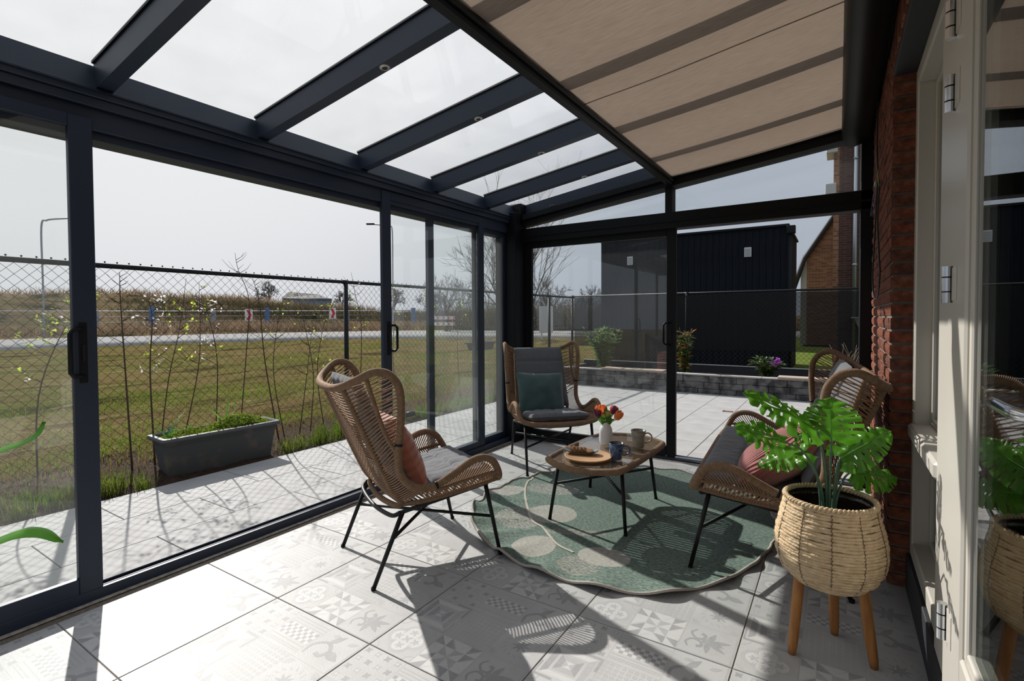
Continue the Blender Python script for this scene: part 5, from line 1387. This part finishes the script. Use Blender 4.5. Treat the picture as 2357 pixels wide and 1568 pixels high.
# things on the table
vx, vy = .815, 1.835
vase = tag(obj('vase', MB().lathe([(.0005,0),(.028,0),(.036,.004),(.0415,.02),(.043,.05),(.043,.085),(.0405,.105),(.033,.122),(.0255,.133),(.0235,.142),(.0245,.150),(.0225,.150),(.021,.140),(.024,.128)], 96, (0,0), ripn=32, rip=.012), 'ceramic_white', None, (vx, vy, TZ)), 'white ribbed ceramic vase on the glass table', 'vase')
def tulip(label, m, top, size=1.0, closed=.6, lean=(0,0), group='tulips in the white vase'):
    size *= 1.18
    t_ = thing('tulip', label, 'flower', (vx, vy, TZ+.10), group=group); b = V(vx+random.uniform(-.008,.008), vy+random.uniform(-.008,.008), TZ+.10); e = V(*top)
    obj('stem', MB().tube(spline([b, b*.5+e*.5+V(0,0,.012), e-V(0,0,.0)], 5), .0028, 6), 'tulip_leaf', t_)
    ax = unit(e-b+V(0,0,.05)); s1 = unit(np.cross(ax, V(.3,.9,.1))); s2 = np.cross(ax, s1); mb = MB(); H = .046*size
    for k in range(6):
        a0 = k*PI/3; ro = 1.0 if k % 2 else .88
        def pf(u, v):
            a = a0+(u-.5)*1.35*math.sin(PI*min(1, .12+v*.80))**.7; r = size*ro*(.006+.0155*math.sin(PI*(v*.62+.06)))*(1.05-.25*closed*v)
            return tuple(e+ax*(H*v)+(s1*math.cos(a)+s2*math.sin(a))*r)
        mb.grid(pf, 4, 7, uv=False)
    obj('petals', mb, m, t_)
    return t_
random.seed(31)
def U(dx, dy, z): return (vx+dx, vy+dy, TZ+z)
# offsets run along the picture's right direction (.841,.541)
def off(r, f, z): return (vx+.841*r-.541*f*-1*0+.0*f-.541*f, vy+.541*r+.841*f, TZ+z)
tulip('large orange tulip on the near side of the bunch', 'tulip_orange', off(-.036,-.01,.195), 1.25)
tulip('dark purple tulip low beside the large orange one', 'tulip_purple', off(-.050,-.03,.190), 1.0)
tulip('small red tulip at the top of the bunch', 'tulip_red', off(-.016,.01,.215), .85)
tulip('closed yellow-green tulip bud in the middle of the bunch', 'tulip_bud', off(.008,-.02,.192), .7)
tulip('red tulip behind the purple one at the right of the bunch', 'tulip_red', off(.042,.0,.205), 1.0)
tulip('dark purple striped tulip in front of the red one', 'tulip_purple', off(.044,-.025,.205), 1.0)
tulip('drooping pale orange tulip at the lower right of the bunch', 'tulip_orange', off(.060,-.035,.172), 1.2)
for k, (r, f, z, w) in enumerate(((.0,-.01,.262,.013),(-.085,-.02,.168,.012),(.088,-.02,.168,.012),(.075,.02,.235,.010),(-.03,-.04,.19,.015),(.03,-.045,.185,.015),(-.06,.03,.21,.011),(.02,-.03,.205,.014))):
    b = V(vx, vy, TZ+.11); e = V(*off(r, f, z)); m_ = b*.5+e*.5+V(0,0,.03 if abs(r) > .05 else .01); P = spline([b, m_, e], 6); mb = MB(); vs2 = []
    for i, p in enumerate(P):
        t = i/(len(P)-1); ww = 1.35*w*math.sin(PI*min(1, .18+.82*t))**.8*(1 if t < .98 else .1); s_ = V(.841,.541,0)*ww; vs2 += [p-s_, p+V(-.541*-.0,0,0)+V(.541,-.841,0)*ww*.35, p+s_]
    mb.add(vs2, [(3*i+q, 3*i+q+1, 3*i+q+4, 3*i+q+3) for i in range(len(P)-1) for q in (0,1)], 0, None, True)
    tag(obj('tulip_leaf', mb, 'tulip_leaf'), ['tall upright tulip leaf rising above the blooms','tulip leaf arching furthest toward the corner chair','tulip leaf arching furthest toward the sand mug','thin tulip leaf pointing up behind the right blooms','broad tulip leaf hanging low on the left front','broad tulip leaf hanging low on the right front','thin tulip leaf behind the purple tulip','broad central tulip leaf at the vase mouth'][k], 'leaf', 'tulip leaves in the white vase')
def mug(label, pos, m, mr, prof, hdir, hs=1.0):
    t_ = thing('mug', label, 'mug', pos); obj('body', MB().lathe(prof, 32), m, t_, world=False)
    zt = prof[-4][1] if False else max(z for r, z in prof); rt = max(r for r, z in prof if z > zt-.004)
    obj('mug_rim', MB().tube([(rt*.975*math.cos(a), rt*.975*math.sin(a), zt) for a in np.linspace(0, 2*PI, 32, endpoint=False)], .0024, 6, closed=True), mr, t_, world=False)
    d = V(math.cos(hdir), math.sin(hdir), 0)
    P = [d*rt*.90+V(0,0,zt*.80), d*(rt+.016)+V(0,0,zt*.84), d*(rt+.034*hs)+V(0,0,zt*.66), d*(rt+.030*hs)+V(0,0,zt*.42), d*(rt+.008)+V(0,0,zt*.26), d*rt*.84+V(0,0,zt*.26)]
    obj('mug_handle', MB().tube(spline(P, 6), .0048, 8), m, t_, world=False); return t_
hr = math.atan2(.541, .841)
mg = mug('dark blue glazed mug in front of the vase', (1.000,1.545,TZ), 'ceramic_blue', 'ceramic_blue_rim', [(.0005,.0),(.031,.0),(.035,.006),(.0405,.05),(.0445,.094),(.042,.094),(.038,.05),(.033,.012),(.0005,.012)], hr-.1)
obj('coffee', MB().lathe([(.0005,.074),(.040,.074)], 24), 'coffee', mg, world=False)
mug('sand coloured stoneware mug at the far end of the table', (1.020,1.885,TZ), 'ceramic_sand', 'ceramic_sand', [(.0005,.0),(.036,.0),(.039,.008),(.0395,.04),(.043,.075),(.0475,.108),(.0445,.108),(.040,.075),(.036,.012),(.0005,.012)], hr-.05, 1.1)
tx, ty = .845, 1.485
tag(obj('serving_tray', MB().lathe([(.0005,0),(.125,0),(.138,.006),(.142,.014),(.138,.0145),(.130,.010),(.0005,.009)], 56), 'oak', None, (tx, ty, TZ)), 'round pale wooden tray on the near end of the table', 'tray')
da = math.atan2(.55, .62)-.95; mb = MB(); DZ = TZ+.0100
def dish_pt(u, v):
    a = 2*PI*u; r = v; x = .105*r*(abs(math.cos(a))**.75)*(1 if math.cos(a) > 0 else -1); y = .048*r*(abs(math.sin(a))**.75)*(1 if math.sin(a) > 0 else -1); z = .004+.016*max(0, r-.55)/.45*(1+.5*(x/.105)**2)
    return (x, y, z)
mb.grid(dish_pt, 48, 10, uv=False); mb.grid(lambda u, v: (lambda p: (p[0]*1.0, p[1]*1.0, p[2]-.004))(dish_pt(1-u, v)), 48, 10, uv=False)
DA = math.atan2(-.20, .98)+.55
dish = tag(obj('serving_dish', mb, 'ceramic_dish', None, (.790,1.505,DZ), (0,0,DA-.05)), 'oblong grey glazed dish holding cookies on the tray', 'dish')
ck = MB()
def cook(u, v):
    a = 2*PI*u; r = v; return (.036*r*math.cos(a), .027*r*math.sin(a)*(1+.08*math.cos(3*a)), .0052*(1-r**6)**.5*(1+.25*math.sin(9*a+r*7)*r))
ck.grid(cook, 20, 5, uv=False); ck.grid(lambda u, v: (lambda p: (p[0], p[1], -p[2]))(cook(1-u, v)), 20, 5, uv=False)
cm = ck.mesh('cookie', ['cookie'])
cl_ = ['first cookie of the row, at the left end of the dish', 'second cookie of the row on the grey dish', 'third cookie of the row on the grey dish', 'fourth cookie of the row on the grey dish', 'fifth cookie of the row on the grey dish', 'last cookie of the row, lying flat at the right end']
for k in range(6):
    t = -.056+k*.0215; c, s_ = math.cos(DA-.05), math.sin(DA-.05)
    o = tag(link('cookie', cm, None, (.790+t*c, 1.505+t*s_, DZ+.0235 if k < 5 else DZ+.020), (math.radians(38+3*(k%3)) if k < 5 else math.radians(14), random.uniform(-.06,.06), DA-.05+1.50+random.uniform(-.12,.12))), cl_[k], 'cookie', 'cookies on the grey dish')

# ------------------------------------------------------------------ basket planter on three legs with monstera
bx, by = 2.085, .895
bk = thing('basket_planter', 'round woven seagrass basket planter on three wooden legs', 'planter', (bx, by, 0))
prof = [(.085,.268),(.125,.282),(.155,.315),(.172,.36),(.177,.405),(.172,.455),(.160,.505),(.150,.545),(.146,.572)]
pz = np.array([z for r, z in prof]); pr = np.array([r for r, z in prof])
wv = MB(); random.seed(12); nrow = 29
for k in range(nrow):
    z0 = .272+k*(.566-.272)/(nrow-1); ph = random.uniform(0, 6)
    P = []; rs = []
    for q in range(64):
        a = 2*PI*q/64; z = z0+.0014*math.sin(3*a+ph)+.0008*math.sin(11*a+ph*2); r = np.interp(z0, pz, pr)+.0016*math.sin(9*a+ph)+random.uniform(-.0006,.0006)
        P.append((bx+r*math.cos(a), by+r*math.sin(a), z)); rs.append(.0067+.0009*math.sin(32*a+ph))
    wv.tube(P, rs, 6, closed=True)
tag(obj('woven_body', wv, 'seagrass', bk), kind='stuff')
obj('lining', MB().lathe([(.001,.275),(.08,.272),(.12,.288),(.150,.32),(.166,.36),(.171,.405),(.166,.455),(.154,.505),(.144,.545),(.139,.570),(.134,.545),(.140,.50),(.145,.46)], 40, (bx, by)), 'basket_liner', bk)
obj('soil', MB().lathe([(.0005,.478),(.08,.474),(.146,.468)], 30, (bx, by)), 'basket_liner', bk)
br_ = MB()
for s_ in (0, PI):
    P = []
    for q in range(320):
        a = 2*PI*q/320; tw = 34*a+s_; r = .1455+.0052*math.cos(tw); P.append((bx+r*math.cos(a), by+r*math.sin(a), .577+.0052*math.sin(tw)))
    br_.tube(P, .0060, 5, closed=True)
obj('braided_rim', br_, 'seagrass', bk)
sm = MB()
for q in range(11):
    a0 = 2*PI*q/11+.2; P = []
    for k in range(40):
        z = .275+k*(.565-.275)/39; r = np.interp(z, pz, pr)+.0062; a = a0+.012*(1 if k % 2 else -1)+.05*math.sin(z*9)*0; P.append((bx+r*math.cos(a), by+r*math.sin(a), z))
    sm.tube(P, .0016, 4, cap=False)
obj('stitching', sm, 'seagrass_seam', bk)
for (fx, fy), (ux, uy) in zip(((1.972,.802),(2.105,1.022),(2.226,.868)), ((1.995,.835),(2.098,.985),(2.186,.873))):
    obj('leg', MB().tube([(ux,uy,.325),(ux*.9+fx*.1,uy*.9+fy*.1,.28),(ux*.3+fx*.7,uy*.3+fy*.7,.09),(ux*.1+fx*.9,uy*.1+fy*.9,.03),(fx,fy,0)], [.0185,.0185,.0175,.016,.0125], 12), 'teak', bk)
mon = thing('monstera', 'green monstera plant with split leaves in the woven basket', 'plant', (bx, by, .475))
def monstera_leaf(base, tip, nrm_, width, seed, droop=.12, fold=.25, cut=.55):
    """heart-shaped blade with deep side slits and a few holes"""
    random.seed(seed); base, tip, nrm_ = V(*base), V(*tip), unit(V(*nrm_)); ax = tip-base; L = np.linalg.norm(ax); ax = ax/L; nrm_ = unit(nrm_-ax*np.dot(nrm_, ax)); sd = np.cross(ax, nrm_)
    def wid(t): return width*np.interp(t, [0,.08,.22,.42,.65,.85,.95,1], [.45,.78,1.0,.97,.76,.44,.22,.0])
    slits = [.16,.29,.42,.54,.66,.77]; hs = [.23,.36,.48,.60]
    mb = MB(); nu, nv = 84, 15
    ph = random.uniform(0, 6)
    for s_ in (1, -1):
        off_ = random.uniform(-.02,.02)
        def pt(u, v):
            w = wid(u)*v; tt = u-.16*(1-u)*v**2*(1 if u < .25 else max(0, 1-(u-.25)*3))+.13*v*(u*(1-u)*1.6)  # lobes lean to the tip, heart base
            lob = .0
            z = -fold*w*v*.8-droop*L*tt*tt+.006*math.sin(u*38+ph)*v+.012*noise.noise(Vector((u*4+seed, v*2, s_)))
            return tuple(base+ax*L*tt+sd*s_*w+nrm_*z)
        def keep(u, v):
            for q in slits:
                if abs(u-q-off_-.012*v) < .016*min(1, (v-cut)*4+.25) and v > cut: return False
            for q in hs:
                if (u-q-off_)**2/.014**2+(v-.30)**2/.10**2 < 1: return False
            return True
        g = MB().grid(pt, nu, nv, 0, True, keep, False)
        if s_ < 0: g.f = [tuple(reversed(f)) for f in g.f]
        mb.add(g.v, g.f, 0, None, True)
    rib = MB().tube([base+ax*L*t-nrm_*(droop*L*t*t-.0015) for t in np.linspace(0, .97, 12)], [.0030*(1-.8*t) for t in np.linspace(0, 1, 12)], 5)
    return mb, rib
ML = [
 ('A', (2.034,.813,.849), (1.850,.640,1.005), (.10,-.55,.80), .088, (2.079,.880,.49)),
 ('B', (1.953,.690,.812), (1.828,.540,.890), (.20,-.62,.72), .070, (2.070,.868,.49)),
 ('C', (2.010,.900,.742), (1.840,.860,.690), (-.1,-.45,.9), .074, (2.060,.880,.48)),
 ('D', (2.090,.860,.800), (2.086,.795,.955), (-.05,-.88,.45), .100, (2.085,.875,.48)),
 ('E', (2.118,.880,.735), (2.270,.930,.850), (.05,-.85,.50), .074, (2.095,.885,.48)),
 ('F', (2.150,.960,.668), (2.305,1.05,.660), (.15,-.55,.8), .080, (2.10,.90,.48)),
 ('G', (2.045,.975,.795), (1.955,1.01,.775), (-.1,-.5,.85), .055, (2.08,.91,.48)),
 ('H', (2.140,.985,.770), (2.260,1.08,.800), (.1,-.5,.85), .050, (2.10,.91,.48))]
for k, (nm, b, t, nn, w, r0) in enumerate(ML):
    mb, rib = monstera_leaf(b, t, nn, w, 50+k)
    l_ = obj('leaf_blade', mb, 'leaf_monstera', mon); obj('midrib', rib, 'leaf_midrib', l_)
    b_, r_ = V(*b), V(*r0); hz = V(b_[0]-r_[0], b_[1]-r_[1], 0)
    obj('petiole', MB().tube(spline([r_, r_+hz*.12+V(0,0,(b_[2]-r_[2])*.45), r_+hz*.55+V(0,0,(b_[2]-r_[2])*.86), b_], 6), [.0058-.0028*i/18 for i in range(19)], 7), 'petiole', mon)

# potted strap-leaf plant just left of the camera: only two leaf tips reach the frame
sp = thing('strap_leaf_plant', 'arching green strap leaves reaching in beside the closed sliding door', 'plant', (.30,-1.02,0))
def strap(P, w, seed):
    P = spline(P, 8); vs2 = []; n = len(P)
    for i, p in enumerate(P):
        t = i/(n-1); tn = unit(P[min(i+1, n-1)]-P[max(i-1, 0)]); s_ = unit(np.cross(tn, V(.3,-.2,1)))*w*math.sin(PI*min(1, .25+.75*t))**.6*(1 if t < .97 else .35); u_ = unit(np.cross(s_, tn)); vs2 += [p-s_, p+u_*w*.35, p+s_]
    return MB().add(vs2, [(3*i+q, 3*i+q+1, 3*i+q+4, 3*i+q+3) for i in range(n-1) for q in (0,1)], 0, None, True)
obj('leaf_blade', strap([(.32,-1.02,.30),(.34,-1.08,.70),(.43,-1.03,.90),(.51,-.99,.955),(.575,-.945,.985),(.592,-.925,1.022)], .020, 1), 'leaf_strap', sp)
obj('leaf_blade', strap([(.32,-1.02,.28),(.36,-1.07,.55),(.45,-1.02,.71),(.535,-.975,.765),(.59,-.94,.772),(.632,-.912,.748)], .024, 2), 'leaf_strap', sp)
obj('pot', MB().lathe([(.001,0),(.11,0),(.13,.03),(.15,.22),(.155,.26),(.14,.26),(.135,.2),(.001,.2)], 24, (.30,-1.02)), 'ceramic_white', sp)

# ------------------------------------------------------------------ loose cable on the brick wall
cb = thing('hanging_cable', 'black electric cable with bare coloured wires hanging on the brick', 'cable', (2.29, 2.3, 2.0))
cx_ = 2.287
obj('cable_loop', MB().tube(spline([(cx_,2.30,2.75),(cx_,2.34,2.26),(cx_-.004,2.13,2.03),(cx_,2.10,1.96),(cx_,2.20,1.80),(cx_,2.06,1.60),(cx_,1.96,1.47),(cx_,2.08,1.38),(cx_,2.28,1.35),(cx_,2.52,1.40),(cx_,2.62,1.52),(cx_,2.46,1.72),(cx_,2.36,1.86),(cx_,2.28,1.98),(cx_,2.22,2.03)], 6), .0045, 7), 'cable_black', cb)
obj('bare_wire', MB().tube(spline([(cx_,2.22,2.03),(cx_-.01,2.45,1.97),(cx_-.01,2.72,1.90),(cx_,2.55,1.94),(cx_,2.25,2.02)], 5), .0018, 5), 'wire_blue', cb)
obj('bare_wire', MB().tube(spline([(cx_,2.12,2.06),(cx_-.008,2.05,2.02),(cx_-.008,1.95,1.93)], 5), .0022, 5), 'wire_yellow', cb)
obj('connector', MB().bbox((cx_-.012,2.27,2.0),(cx_+.008,2.33,2.03),.004), 'ceramic_sand', cb)
